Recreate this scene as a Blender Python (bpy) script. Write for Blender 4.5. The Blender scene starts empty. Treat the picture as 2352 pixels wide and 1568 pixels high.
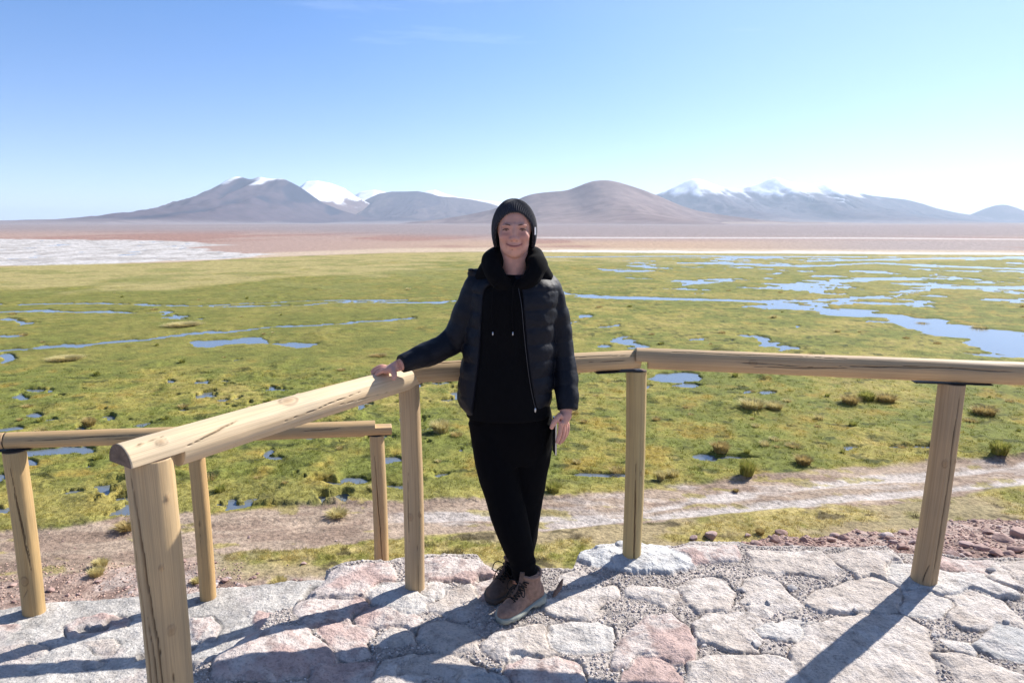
import bpy, math, random
import numpy as np
from mathutils import Vector, Matrix

random.seed(7); RNG = np.random.default_rng(7)
SC = bpy.context.scene
COL = SC.collection

# ------------------------------------------------------------------ camera, sky, sun, exposure
TH = math.radians(9.84); ST, CT = math.sin(TH), math.cos(TH)
CAMH = 1.59; FPX = 1568.0
cam = bpy.data.cameras.new('camera'); cam.lens = 24.0; cam.sensor_width = 36.0
cam.clip_start = 0.05; cam.clip_end = 200000.0
camo = bpy.data.objects.new('camera', cam); COL.objects.link(camo)
camo.location = (0, 0, CAMH); camo.rotation_euler = (math.pi/2 - TH, 0, 0)
SC.camera = camo
SC.cycles.volume_bounces = 1

SUN_AZ = math.radians(50.5)      # to the right of the view direction (+Y)
SUN_EL = math.radians(38)
w = bpy.data.worlds.new('World'); SC.world = w; w.use_nodes = True
nt = w.node_tree; nt.nodes.clear()
wo = nt.nodes.new('ShaderNodeOutputWorld'); bg = nt.nodes.new('ShaderNodeBackground')
sky = nt.nodes.new('ShaderNodeTexSky'); sky.sky_type = 'NISHITA'; sky.sun_disc = False
sky.sun_elevation = SUN_EL; sky.sun_rotation = SUN_AZ
sky.altitude = 4300; sky.air_density = 1.0; sky.dust_density = 1.1; sky.ozone_density = 2.2
# thin cirrus mixed into the sky
tc = nt.nodes.new('ShaderNodeTexCoord'); mp = nt.nodes.new('ShaderNodeMapping')
mp.inputs['Scale'].default_value = (1.1, 1.6, 11.0); mp.inputs['Rotation'].default_value = (0.10, -0.06, 0.2)
nz = nt.nodes.new('ShaderNodeTexNoise'); nz.inputs['Scale'].default_value = 1.5
nz.inputs['Detail'].default_value = 7; nz.inputs['Roughness'].default_value = 0.62
rp = nt.nodes.new('ShaderNodeValToRGB'); rp.color_ramp.elements[0].position = 0.62; rp.color_ramp.elements[1].position = 0.98
rp.color_ramp.elements[0].color = (0, 0, 0, 1); rp.color_ramp.elements[1].color = (0.30, 0.30, 0.30, 1)
mx = nt.nodes.new('ShaderNodeMixRGB'); mx.inputs[2].default_value = (9.0, 9.6, 10.5, 1)
nt.links.new(tc.outputs['Generated'], mp.inputs['Vector']); nt.links.new(mp.outputs[0], nz.inputs['Vector'])
nt.links.new(nz.outputs[0], rp.inputs[0]); nt.links.new(rp.outputs[0], mx.inputs[0])
tn = nt.nodes.new('ShaderNodeMixRGB'); tn.blend_type = 'MULTIPLY'; tn.inputs[0].default_value = 1.0; 
sx = nt.nodes.new('ShaderNodeSeparateXYZ'); nt.links.new(tc.outputs['Generated'], sx.inputs[0])
r2 = nt.nodes.new('ShaderNodeValToRGB'); e2 = r2.color_ramp.elements; e2.new(0.5)
for k_, (p_, c_) in enumerate(((0.0, (1.0, 0.92, 0.97)), (0.10, (0.93, 0.94, 1.02)), (0.26, (0.74, 1.0, 1.22)))): e2[k_].position = p_; e2[k_].color = (*c_, 1)
nt.links.new(sx.outputs['Z'], r2.inputs[0]); nt.links.new(r2.outputs[0], tn.inputs[2])
nt.links.new(sky.outputs[0], tn.inputs[1]); nt.links.new(tn.outputs[0], mx.inputs[1]); 
dv = nt.nodes.new('ShaderNodeVectorMath'); dv.operation = 'DOT_PRODUCT'
dv.inputs[1].default_value = (math.sin(SUN_AZ)*math.cos(SUN_EL), math.cos(SUN_AZ)*math.cos(SUN_EL), math.sin(SUN_EL))
nt.links.new(tc.outputs['Generated'], dv.inputs[0])
r3 = nt.nodes.new('ShaderNodeValToRGB'); e3 = r3.color_ramp.elements; e3.new(0.7); e3.new(0.9)
for k_, (p_, c_) in enumerate(((0.45, 0.0), (0.66, 0.035), (0.90, 0.16), (1.0, 0.32))): e3[k_].position = p_; e3[k_].color = (c_, c_, c_, 1)
m3 = nt.nodes.new('ShaderNodeMixRGB'); m3.inputs[2].default_value = (9.0, 9.2, 9.6, 1)
nt.links.new(dv.outputs['Value'], r3.inputs[0]); nt.links.new(r3.outputs[0], m3.inputs[0]); nt.links.new(mx.outputs[0], m3.inputs[1])
nt.links.new(m3.outputs[0], bg.inputs[0])
bg.inputs[1].default_value = 0.085
nt.links.new(bg.outputs[0], wo.inputs[0])

sl = bpy.data.lights.new('sun', 'SUN'); sl.energy = 4.2; sl.angle = math.radians(0.5); sl.color = (1.0, 0.95, 0.88)
so = bpy.data.objects.new('sun', sl); COL.objects.link(so)
sdir = Vector((math.sin(SUN_AZ)*math.cos(SUN_EL), math.cos(SUN_AZ)*math.cos(SUN_EL), math.sin(SUN_EL)))
so.rotation_euler = sdir.to_track_quat('Z', 'Y').to_euler(); so.location = (20, 20, 30)

SC.view_settings.view_transform = 'Standard'; SC.view_settings.look = 'None'
SC.view_settings.exposure = 1.05; SC.view_settings.gamma = 1.0

# ------------------------------------------------------------------ numeric helpers
def W(u, v, Y):
    """photo position (2352 px wide frame) at distance Y -> world point"""
    vv = (v - 784.0)/FPX
    s = Y/(CT - ST*vv)
    return ((u - 1176.0)/FPX*s, Y, CAMH - (ST + CT*vv)*s)
def G(u, v, z=0.0):
    """photo position on the level z -> world x, y"""
    vv = (v - 784.0)/FPX
    d = ST + CT*vv; s = (CAMH - z)/d
    return ((u - 1176.0)/FPX*s, (CT - ST*vv)*s)
def PROJ(X, Y, Z):
    dz = CAMH - Z
    f = Y*CT + dz*ST; d = dz*CT - Y*ST
    f = np.where(f < 0.05, 0.05, f)
    return 1176 + X/f*FPX, 784 + d/f*FPX
def sstep(a, b, x):
    t = np.clip((x - a)/(b - a), 0, 1); return t*t*(3 - 2*t)
def _h(ix, iy, seed):
    n = (ix.astype(np.int64)*374761393 + iy.astype(np.int64)*668265263 + seed*974634777) & 0xffffffff
    n = ((n ^ (n >> 13))*1274126177) & 0xffffffff
    n = ((n ^ (n >> 16))*2246822519) & 0xffffffff
    return ((n ^ (n >> 15)) & 0xffffff)/float(0xffffff)
def vnoise(x, y, seed=0):
    ix = np.floor(x); iy = np.floor(y); fx = x - ix; fy = y - iy
    fx = fx*fx*fx*(fx*(fx*6-15)+10); fy = fy*fy*fy*(fy*(fy*6-15)+10)
    a = _h(ix, iy, seed); b = _h(ix+1, iy, seed); c = _h(ix, iy+1, seed); d = _h(ix+1, iy+1, seed)
    return (a*(1-fx)+b*fx)*(1-fy) + (c*(1-fx)+d*fx)*fy
def fbm(x, y, seed=0, oct=5, rough=0.5):
    s = 0; a = 1; t = 0; c, n = math.cos(0.6), math.sin(0.6)
    for o in range(oct):
        s = s + a*vnoise(x, y, seed + o*17); t += a; a *= rough
        x, y = (x*c - y*n)*2.03 + 5.3, (x*n + y*c)*2.03 + 1.7
    return s/t
def ridged(x, y, seed=0, oct=4):
    s = 0; a = 1; t = 0
    for o in range(oct):
        s = s + a*(1 - np.abs(2*vnoise(x, y, seed + o*13) - 1)); t += a; a *= 0.5
        x, y = x*2.1 + 3.1, y*2.1 + 7.7
    return s/t
def cells(x, y, seed=0):
    """F1 distance of a cellular pattern and the cell's random value"""
    ix = np.floor(x); iy = np.floor(y)
    d1 = np.full(x.shape, 9.0); rv = np.zeros(x.shape)
    for i in (-1, 0, 1):
        for j in (-1, 0, 1):
            cx = ix + i; cy = iy + j
            px = cx + _h(cx, cy, seed); py = cy + _h(cx, cy, seed + 5)
            d = np.hypot(px - x, py - y); m = d < d1
            d1 = np.where(m, d, d1); rv = np.where(m, _h(cx, cy, seed + 9), rv)
    return d1, rv
def mixc(a, b, t):
    return a*(1 - t[..., None]) + np.asarray(b)*t[..., None]
def poly_sd(px, py, poly):
    """signed distance to polygon (positive inside)"""
    poly = np.asarray(poly, float); n = len(poly)
    d = np.full(px.shape, 1e9); ins = np.zeros(px.shape, bool)
    for i in range(n):
        ax, ay = poly[i]; bx, by = poly[(i+1) % n]
        ex, ey = bx-ax, by-ay; wx, wy = px-ax, py-ay
        t = np.clip((wx*ex + wy*ey)/(ex*ex + ey*ey + 1e-12), 0, 1)
        d = np.minimum(d, (wx-ex*t)**2 + (wy-ey*t)**2)
        c = ((ay > py) != (by > py)) & (px < (bx-ax)*(py-ay)/((by-ay) if by != ay else 1e-9) + ax)
        ins ^= c
    d = np.sqrt(d)
    return np.where(ins, d, -d)
def line_d(px, py, pts):
    """distance to a polyline, and interpolated third value (width)"""
    d = np.full(px.shape, 1e9); wv = np.zeros(px.shape)
    for (a, b) in zip(pts[:-1], pts[1:]):
        ex, ey = b[0]-a[0], b[1]-a[1]; wx, wy = px-a[0], py-a[1]
        t = np.clip((wx*ex + wy*ey)/(ex*ex+ey*ey+1e-9), 0, 1)
        # distance measured mostly vertically in the photo
        dd = np.hypot((wx-ex*t)*0.25, wy-ey*t); m = dd < d
        d = np.where(m, dd, d); wv = np.where(m, a[2] + (b[2]-a[2])*t, wv)
    return d, wv
def catmull(K, n):
    K = np.asarray(K, float); m = len(K)
    t = np.linspace(0, m-1, n); i = np.minimum(t.astype(int), m-2); f = (t - i)[:, None]
    P = np.vstack([2*K[0]-K[1], K, 2*K[-1]-K[-2]])
    p0, p1, p2, p3 = P[i], P[i+1], P[i+2], P[i+3]
    return 0.5*((2*p1) + (-p0+p2)*f + (2*p0-5*p1+4*p2-p3)*f*f + (-p0+3*p1-3*p2+p3)*f**3)

# ------------------------------------------------------------------ object helpers
BASE = {}
def tag(o, label=None, cat=None, group=None, kind=None):
    if label: o['label'] = label
    if cat: o['category'] = cat
    if group: o['group'] = group
    if kind: o['kind'] = kind
    return o
def mk(name, V, F, mat=None, parent=None, base=None, smooth=True, attrs=None):
    """V verts (n,3) in world space, F list of faces; linked as one mesh object"""
    V = np.asarray(V, float)
    if parent is not None: base = BASE[parent.name]
    if base is None: base = (0, 0, 0)
    me = bpy.data.meshes.new(name)
    Vl = V - np.asarray(base)
    if isinstance(F, np.ndarray):
        k = F.shape[1]
        me.vertices.add(len(Vl)); me.vertices.foreach_set('co', Vl.ravel())
        me.loops.add(F.size); me.loops.foreach_set('vertex_index', F.ravel().astype(np.int32))
        me.polygons.add(len(F)); me.polygons.foreach_set('loop_start', np.arange(0, F.size, k, dtype=np.int32))
        me.update(calc_edges=True)
    else:
        me.from_pydata(Vl.tolist(), [], [tuple(int(q) for q in f) for f in F]); me.update()
    if smooth: me.polygons.foreach_set('use_smooth', np.ones(len(me.polygons), bool))
    if attrs:
        for an, val in attrs.items():
            val = np.asarray(val, float)
            if val.ndim == 2:
                a = me.attributes.new(an, 'FLOAT_COLOR', 'POINT')
                c = np.ones((len(V), 4)); c[:, :3] = val[:, :3]; a.data.foreach_set('color', c.ravel())
            else:
                a = me.attributes.new(an, 'FLOAT', 'POINT'); a.data.foreach_set('value', val)
    if mat: me.materials.append(mat)
    o = bpy.data.objects.new(name, me); COL.objects.link(o)
    if parent is not None: o.parent = parent
    else: o.location = base
    BASE[o.name] = tuple(base)
    return o
def empty(name, loc, label, cat, group=None):
    o = bpy.data.objects.new(name, None); COL.objects.link(o); o.location = loc
    BASE[o.name] = tuple(loc); tag(o, label, cat, group); return o
def gridfaces(nr, nc, wrap=False):
    i = np.arange(nr-1)[:, None]; j = np.arange(nc if wrap else nc-1)[None, :]
    j2 = (j+1) % nc
    a = i*nc + j; b = i*nc + j2; c = (i+1)*nc + j2; d = (i+1)*nc + j
    return np.stack([a, b, c, d], -1).reshape(-1, 4)
class MB:
    def __init__(s): s.V = []; s.F = []; s.n = 0
    def add(s, V, F):
        V = np.asarray(V, float); s.V.append(V); s.F += [tuple(int(q)+s.n for q in f) for f in F]; s.n += len(V); return s
    def tube(s, pts, rad, seg=14, n=None, mod=None, ref=(0, 0, 1)):
        V, F = tube(pts, rad, seg, n, mod, ref); return s.add(V, F)
    def ell(s, c, r, R=None, seg=20):
        V, F = ellipsoid(c, r, R, seg); return s.add(V, F)
    def verts(s): return np.vstack(s.V)
    def mk(s, name, mat, parent=None, **k): return mk(name, s.verts(), s.F, mat, parent, **k)
def closed(rings):
    """rings (n,seg,3) -> verts, faces with fan caps"""
    rings = np.asarray(rings); n, seg, _ = rings.shape
    V = rings.reshape(-1, 3); F = [tuple(f) for f in gridfaces(n, seg, True)]
    c0 = rings[0].mean(0); c1 = rings[-1].mean(0); V = np.vstack([V, c0, c1]); a = n*seg
    for j in range(seg):
        F.append((a, (j+1) % seg, j)); F.append((a+1, (n-1)*seg + j, (n-1)*seg + (j+1) % seg))
    return V, F
def tube(pts, rad, seg=14, n=None, mod=None, ref=(0, 0, 1)):
    pts = np.asarray(pts, float); rad = np.asarray(rad, float)
    if rad.ndim == 1: rad = np.stack([rad, rad], 1)
    if n: 
        K = catmull(np.hstack([pts, rad]), n); pts = K[:, :3]; rad = K[:, 3:]
    m = len(pts); T = np.gradient(pts, axis=0); T /= np.linalg.norm(T, axis=1)[:, None] + 1e-12
    ref = np.asarray(ref, float)
    if abs(np.dot(T[0], ref)) > 0.9: ref = np.array([1., 0, 0]) if abs(T[0][0]) < 0.9 else np.array([0, 1., 0])
    a = np.cross(T[0], ref); a /= np.linalg.norm(a)
    R = []
    ang = np.linspace(0, 2*np.pi, seg, endpoint=False)
    L = np.concatenate([[0], np.cumsum(np.linalg.norm(np.diff(pts, axis=0), axis=1))])
    for i in range(m):
        a = a - T[i]*np.dot(a, T[i]); a /= np.linalg.norm(a); b = np.cross(T[i], a)
        k = 1.0 if mod is None else mod(L[i], L[-1], ang)
        R.append(pts[i] + (np.cos(ang)*rad[i, 0]*k)[:, None]*a + (np.sin(ang)*rad[i, 1]*k)[:, None]*b)
    return closed(R)
def ellipsoid(c, r, R=None, seg=20):
    th = np.linspace(0.02, np.pi-0.02, seg//2+2); ph = np.linspace(0, 2*np.pi, seg, endpoint=False)
    r = np.asarray(r if hasattr(r, '__len__') else (r, r, r), float)
    rings = []
    for t in th:
        p = np.stack([np.sin(t)*np.cos(ph), np.sin(t)*np.sin(ph), np.full_like(ph, np.cos(t))], 1)*r
        if R is not None: p = p @ np.asarray(R).T
        rings.append(p + np.asarray(c))
    return closed(rings)
def box(c, s, R=None):
    c = np.asarray(c, float); s = np.asarray(s, float)/2
    V = np.array([(x, y, z) for x in (-1, 1) for y in (-1, 1) for z in (-1, 1)])*s
    if R is not None: V = V @ np.asarray(R).T
    return V + c, [(0, 1, 3, 2), (4, 6, 7, 5), (0, 4, 5, 1), (2, 3, 7, 6), (0, 2, 6, 4), (1, 5, 7, 3)]
def rotz(a):
    c, s = math.cos(a), math.sin(a); return np.array([[c, -s, 0], [s, c, 0], [0, 0, 1]])
def remesh_mesh(V, F, voxel, smooth=4, fac=0.5):
    me = bpy.data.meshes.new('tmp'); me.from_pydata(np.asarray(V).tolist(), [], [tuple(f) for f in F]); me.update()
    o = bpy.data.objects.new('tmp', me); COL.objects.link(o)
    m = o.modifiers.new('r', 'REMESH'); m.mode = 'VOXEL'; m.voxel_size = voxel
    if smooth:
        s = o.modifiers.new('s', 'SMOOTH'); s.factor = fac; s.iterations = smooth
    bpy.context.view_layer.update()
    dg = bpy.context.evaluated_depsgraph_get()
    e = bpy.data.meshes.new_from_object(o.evaluated_get(dg), depsgraph=dg)
    n = len(e.vertices); co = np.empty(n*3); e.vertices.foreach_get('co', co); co = co.reshape(-1, 3)
    no = np.empty(n*3); e.vertex_normals.foreach_get('vector', no); no = no.reshape(-1, 3)
    Fq = [tuple(p.vertices) for p in e.polygons]
    bpy.data.objects.remove(o); bpy.data.meshes.remove(me); bpy.data.meshes.remove(e)
    return co, Fq, no

# ------------------------------------------------------------------ materials
def newmat(name):
    m = bpy.data.materials.new(name); m.use_nodes = True
    nt = m.node_tree; b = nt.nodes['Principled BSDF']; return m, nt, b
def N(nt, t, **k):
    n = nt.nodes.new(t)
    for a, v in k.items():
        if a in n.inputs: n.inputs[a].default_value = v
        else: setattr(n, a, v)
    return n
def noise_fac(nt, scale, detail=4, rough=0.55, vec=None, stretch=None):
    g = N(nt, 'ShaderNodeNewGeometry') if vec is None else None
    src = g.outputs['Position'] if vec is None else vec
    if stretch:
        mpn = N(nt, 'ShaderNodeMapping'); mpn.inputs['Scale'].default_value = stretch
        nt.links.new(src, mpn.inputs['Vector']); src = mpn.outputs[0]
    n = N(nt, 'ShaderNodeTexNoise'); n.inputs['Scale'].default_value = scale
    n.inputs['Detail'].default_value = detail; n.inputs['Roughness'].default_value = rough
    nt.links.new(src, n.inputs['Vector']); return n.outputs[0]
def ramp(nt, fac, stops):
    r = N(nt, 'ShaderNodeValToRGB'); e = r.color_ramp.elements
    while len(e) < len(stops): e.new(0.5)
    for i, (p, c) in enumerate(stops):
        e[i].position = p; e[i].color = (*c, 1) if hasattr(c, '__len__') else (c, c, c, 1)
    nt.links.new(fac, r.inputs[0]); return r.outputs[0]
def mulc(nt, a, b, mode='MULTIPLY', fac=1.0):
    m = N(nt, 'ShaderNodeMixRGB', blend_type=mode); m.inputs[0].default_value = fac
    nt.links.new(a, m.inputs[1]); nt.links.new(b, m.inputs[2]); return m.outputs[0]
def bump(nt, b, h, strength=0.5, dist=0.01, prev=None):
    n = N(nt, 'ShaderNodeBump'); n.inputs['Strength'].default_value = strength; n.inputs['Distance'].default_value = dist
    nt.links.new(h, n.inputs['Height'])
    if prev is not None: nt.links.new(prev, n.inputs['Normal'])
    nt.links.new(n.outputs[0], b.inputs['Normal']); return n.outputs[0]
def attr(nt, name='col'):
    a = N(nt, 'ShaderNodeAttribute', attribute_name=name); return a
def simple(name, c, rough=0.6, spec=0.5, metal=0.0, sheen=0.0, var=0.0, scale=40):
    m, nt, b = newmat(name); b.inputs['Base Color'].default_value = (*c, 1)
    b.inputs['Roughness'].default_value = rough; b.inputs['Specular IOR Level'].default_value = spec
    b.inputs['Metallic'].default_value = metal; b.inputs['Sheen Weight'].default_value = sheen
    if var:
        f = noise_fac(nt, scale, 4)
        nt.links.new(ramp(nt, f, [(0.3, tuple(q*(1-var) for q in c)), (0.7, tuple(min(1, q*(1+var)) for q in c))]), b.inputs['Base Color'])
        bump(nt, b, f, 0.3, 0.002)
    return m

# vertex-coloured ground of the terrain
def mat_terrain():
    m, nt, b = newmat('terrain_mat'); a = attr(nt)
    f1 = noise_fac(nt, 9.0, 6, 0.6); f2 = noise_fac(nt, 0.9, 6, 0.6)
    c = mulc(nt, a.outputs['Color'], ramp(nt, f1, [(0.30, 0.55), (0.5, 1.0), (0.72, 1.35)]))
    c = mulc(nt, c, ramp(nt, f2, [(0.3, 0.82), (0.7, 1.15)]))
    nt.links.new(c, b.inputs['Base Color']); b.inputs['Roughness'].default_value = 0.95
    b.inputs['Specular IOR Level'].default_value = 0.15
    bump(nt, b, f1, 0.9, 0.06); return m
def mat_stone():
    m, nt, b = newmat('paving_mat'); a = attr(nt); s = attr(nt, 'stone')
    f1 = noise_fac(nt, 14, 8, 0.62); f2 = noise_fac(nt, 90, 5, 0.65)
    v = N(nt, 'ShaderNodeTexVoronoi'); v.inputs['Scale'].default_value = 75; g = N(nt, 'ShaderNodeNewGeometry')
    nt.links.new(g.outputs['Position'], v.inputs['Vector'])
    c = mulc(nt, a.outputs['Color'], ramp(nt, f1, [(0.28, (0.70, 0.67, 0.66)), (0.5, (1, 1, 1)), (0.75, (1.12, 1.10, 1.08))]))
    c = mulc(nt, c, ramp(nt, f2, [(0.30, 0.62), (0.48, 1.0), (0.8, 1.12)]))
    grit = mulc(nt, c, ramp(nt, v.outputs['Distance'], [(0.0, 1.08), (0.45, 0.98), (0.8, 0.76)]))
    mm = N(nt, 'ShaderNodeMixRGB'); nt.links.new(s.outputs['Fac'], mm.inputs[0])
    nt.links.new(grit, mm.inputs[1]); nt.links.new(c, mm.inputs[2]); nt.links.new(mm.outputs[0], b.inputs['Base Color'])
    b.inputs['Roughness'].default_value = 0.92; b.inputs['Specular IOR Level'].default_value = 0.2
    b1 = bump(nt, b, f1, 0.9, 0.03); bump(nt, b, f2, 0.9, 0.008, b1); return m
def mat_wood():
    m, nt, b = newmat('pine_wood'); a = attr(nt)
    f = N(nt, 'ShaderNodeAttribute', attribute_name='grain')   # (around, along) coordinates of each log
    n1 = noise_fac(nt, 1.0, 6, 0.6, vec=f.outputs['Vector'])
    n2 = noise_fac(nt, 5.0, 3, 0.6, vec=f.outputs['Vector'])
    n3 = noise_fac(nt, 3.0, 3, 0.5)
    c = mulc(nt, a.outputs['Color'], ramp(nt, n1, [(0.30, (0.86, 0.81, 0.76)), (0.5, (1, 1, 1)), (0.72, (1.07, 1.06, 1.04))]))
    c = mulc(nt, c, ramp(nt, n2, [(0.35, 0.84), (0.6, 1.05)]))
    c = mulc(nt, c, ramp(nt, n3, [(0.35, (0.86, 0.86, 0.86)), (0.65, (1.08, 1.04, 0.98))]))
    n4 = noise_fac(nt, 0.35, 5, 0.65, vec=f.outputs['Vector']); c = mulc(nt, c, ramp(nt, n4, [(0.35, (0.86, 0.87, 0.89)), (0.6, (1.04, 1.03, 1.0))]))
    nt.links.new(c, b.inputs['Base Color']); b.inputs['Roughness'].default_value = 0.62
    b.inputs['Specular IOR Level'].default_value = 0.3
    bump(nt, b, n1, 0.35, 0.003); return m
MT = mat_terrain(); MS = mat_stone(); MW = mat_wood()

# ------------------------------------------------------------------ terrain
ZM = -6.4                        # level of the bog
# far edge of the upper paved platform, read as x,y on level 0
def z1(x, y): return ((500+x/4.272)/1.06293, (1300+y/4.272)/1.06293)
def z2(x, y): return ((1000+x/4.272)/1.06293, (1300+y/4.272)/1.06293)
def z3(x, y): return ((1500+x/4.272)/1.06293, (1300+y/4.272)/1.06293)
def z4(x, y): return ((2000+x/4.272)/1.06293, (1300+y/4.272)/1.06293)
_e = [z1(1300,345), z1(1930,285), z2(150,235), z2(480,215), z2(700,245), z2(780,350), z2(900,400), z2(1300,395), z2(1700,370),
      z2(1770,215), z3(0,130), z3(560,150), z3(800,105), z3(1300,105), z3(1450,150), z3(2136,165), z4(700,150), z4(820,230),
      z4(1240,225), z4(1500,275), z4(1800,270), z4(2136,270), (2600, 1310)]
EDGE = np.array([G(*p) for p in _e]); EDGE = EDGE[np.argsort(EDGE[:, 0])]
def edge_up(X): return np.interp(X, EDGE[:, 0], EDGE[:, 1])
def edge_low(X): return 3.66 + 0.24*(X + 2.75)

def masks(X, Y, z=ZM):
    """bog colour regions, water mask and relief for plan positions"""
    u, v = PROJ(X, Y, np.full(X.shape, z))
    return u, v
def L(u, pts):
    return np.interp(u, [p[0] for p in pts], [p[1] for p in pts])
ROAD_T = [(-400,1260),(0,1225),(300,1195),(600,1162),(900,1156),(1100,1152),(1300,1146),(1500,1122),(1700,1102),(1900,1084),(2100,1068),(2352,1052),(2800,1025)]
ROAD_B = [(-400,1360),(0,1330),(300,1292),(600,1262),(800,1250),(1000,1240),(1250,1226),(1500,1203),(1700,1187),(1900,1167),(2100,1149),(2352,1123),(2800,1090)]
GREEN_T = [(-400,616),(0,612),(400,603),(640,590),(900,581),(1150,578),(1500,581),(2352,586),(2800,588)]
SALT = [(-300,548),(60,549),(200,551),(350,552),(440,556),(530,563),(430,569),(520,578),(640,584),(560,592),(450,597),(300,603),(200,611),(100,612),(-300,611)]
STREAMS = [
 [(-60,718,3),(90,713,3),(190,716,4),(290,714,4),(350,718,3),(400,727,3),(430,733,3)],
 [(-60,812,6),(0,806,6),(100,795,5),(250,785,5),(400,772,4.5),(560,757,4),(700,747,4),(800,738,3),(910,731,3)],
 [(0,699,1.5),(230,697,2),(450,702,1.5),(700,691,1.5),(950,688,2)],
 [(480,705,1.5),(640,702,1.5),(780,693,1.5),(1020,694,4),(1060,690,3)],
 [(1290,672,6),(1310,679,7),(1450,684,5),(1600,687,6),(1750,691,6),(1850,700,6),(1930,715,11),(2000,722,11),(2060,735,18),(2130,745,24),(2200,760,30),(2280,775,36),(2352,790,42),(2480,806,46)],
 [(2180,806,3),(2240,812,7),(2352,820,10),(2480,828,12)],
 [(1700,690,3),(1900,690,4),(2050,680,4),(2070,672,4),(2200,657,3),(2352,659,3),(2500,660,3)],
 [(1840,655,5),(1900,648,8),(1990,641,7),(2120,640,4),(2160,630,3)],
 [(2140,657,3),(2250,663,3),(2330,673,4),(2500,684,4)],
 [(1380,617,2),(1430,622,4),(1500,622,2)],
 [(1640,598,2),(1700,606,3),(1850,612,3),(2000,604,2),(2352,618,3)],
 [(1850,600,2),(2100,594,2),(2352,592,3)], [(1250,590,1),(1600,588,1.5),(2000,590,1.5)],
 [(1712,769,4),(1735,776,7),(1770,790,12),(1812,803,7)],
 [(1445,774,5),(1465,786,11),(1478,795,8)], [(1975,696,3),(2060,698,4),(2130,702,3)], [(1560,655,2),(1640,648,3),(1700,640,2)],
]
PONDS = [(15,826,40,8),(505,786,52,9),(590,782,60,8),(690,791,44,7),(34,738,16,9),(20,772,30,4),(381,879,13,4),(490,877,10,3),(520,917,11,4),
 (72,953,26,6),(55,985,32,5),(110,1040,50,9),(176,1040,40,8),(78,1066,26,9),(10,1100,28,9),(628,1036,15,9),(650,1048,14,6),(820,1107,34,9),(748,1113,40,4),
 (70,900,30,5),(130,898,14,4),(30,920,26,5),(260,1116,30,5),(1340,727,18,4),(1325,742,12,3),(1400,750,14,4),(1378,797,22,4),(1548,861,62,12),(1572,880,24,5),
 (1500,885,12,5),(1810,750,8,4),(1634,1043,22,9),(1700,1046,40,4),(1990,1029,24,4),(2100,1022,22,4),(1390,1083,48,5),(985,881,10,6),(880,1052,26,6),(1800,903,22,4),(1752,899,14,4),
 (560,830,8,3),(940,1120,30,5),(2330,690,30,4),(1630,780,14,3),(1490,1095,20,3),(1010,1092,16,5),(820,930,14,5),(330,980,16,5)]
def water_mask(u, v, k=1.0):
    w = np.zeros(u.shape)
    for s in STREAMS:
        d, ww = line_d(u, v, s); w = np.maximum(w, sstep(1.25, 0.75, d/((ww*0.5 + 0.35)*k)))
    for (cx, cy, rx, ry) in PONDS:
        q = np.hypot((u-cx)/(rx+3*(k-1)), (v-cy)/(ry*k**0.6)); w = np.maximum(w, sstep(1.2, 0.85, q))
    return w

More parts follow.
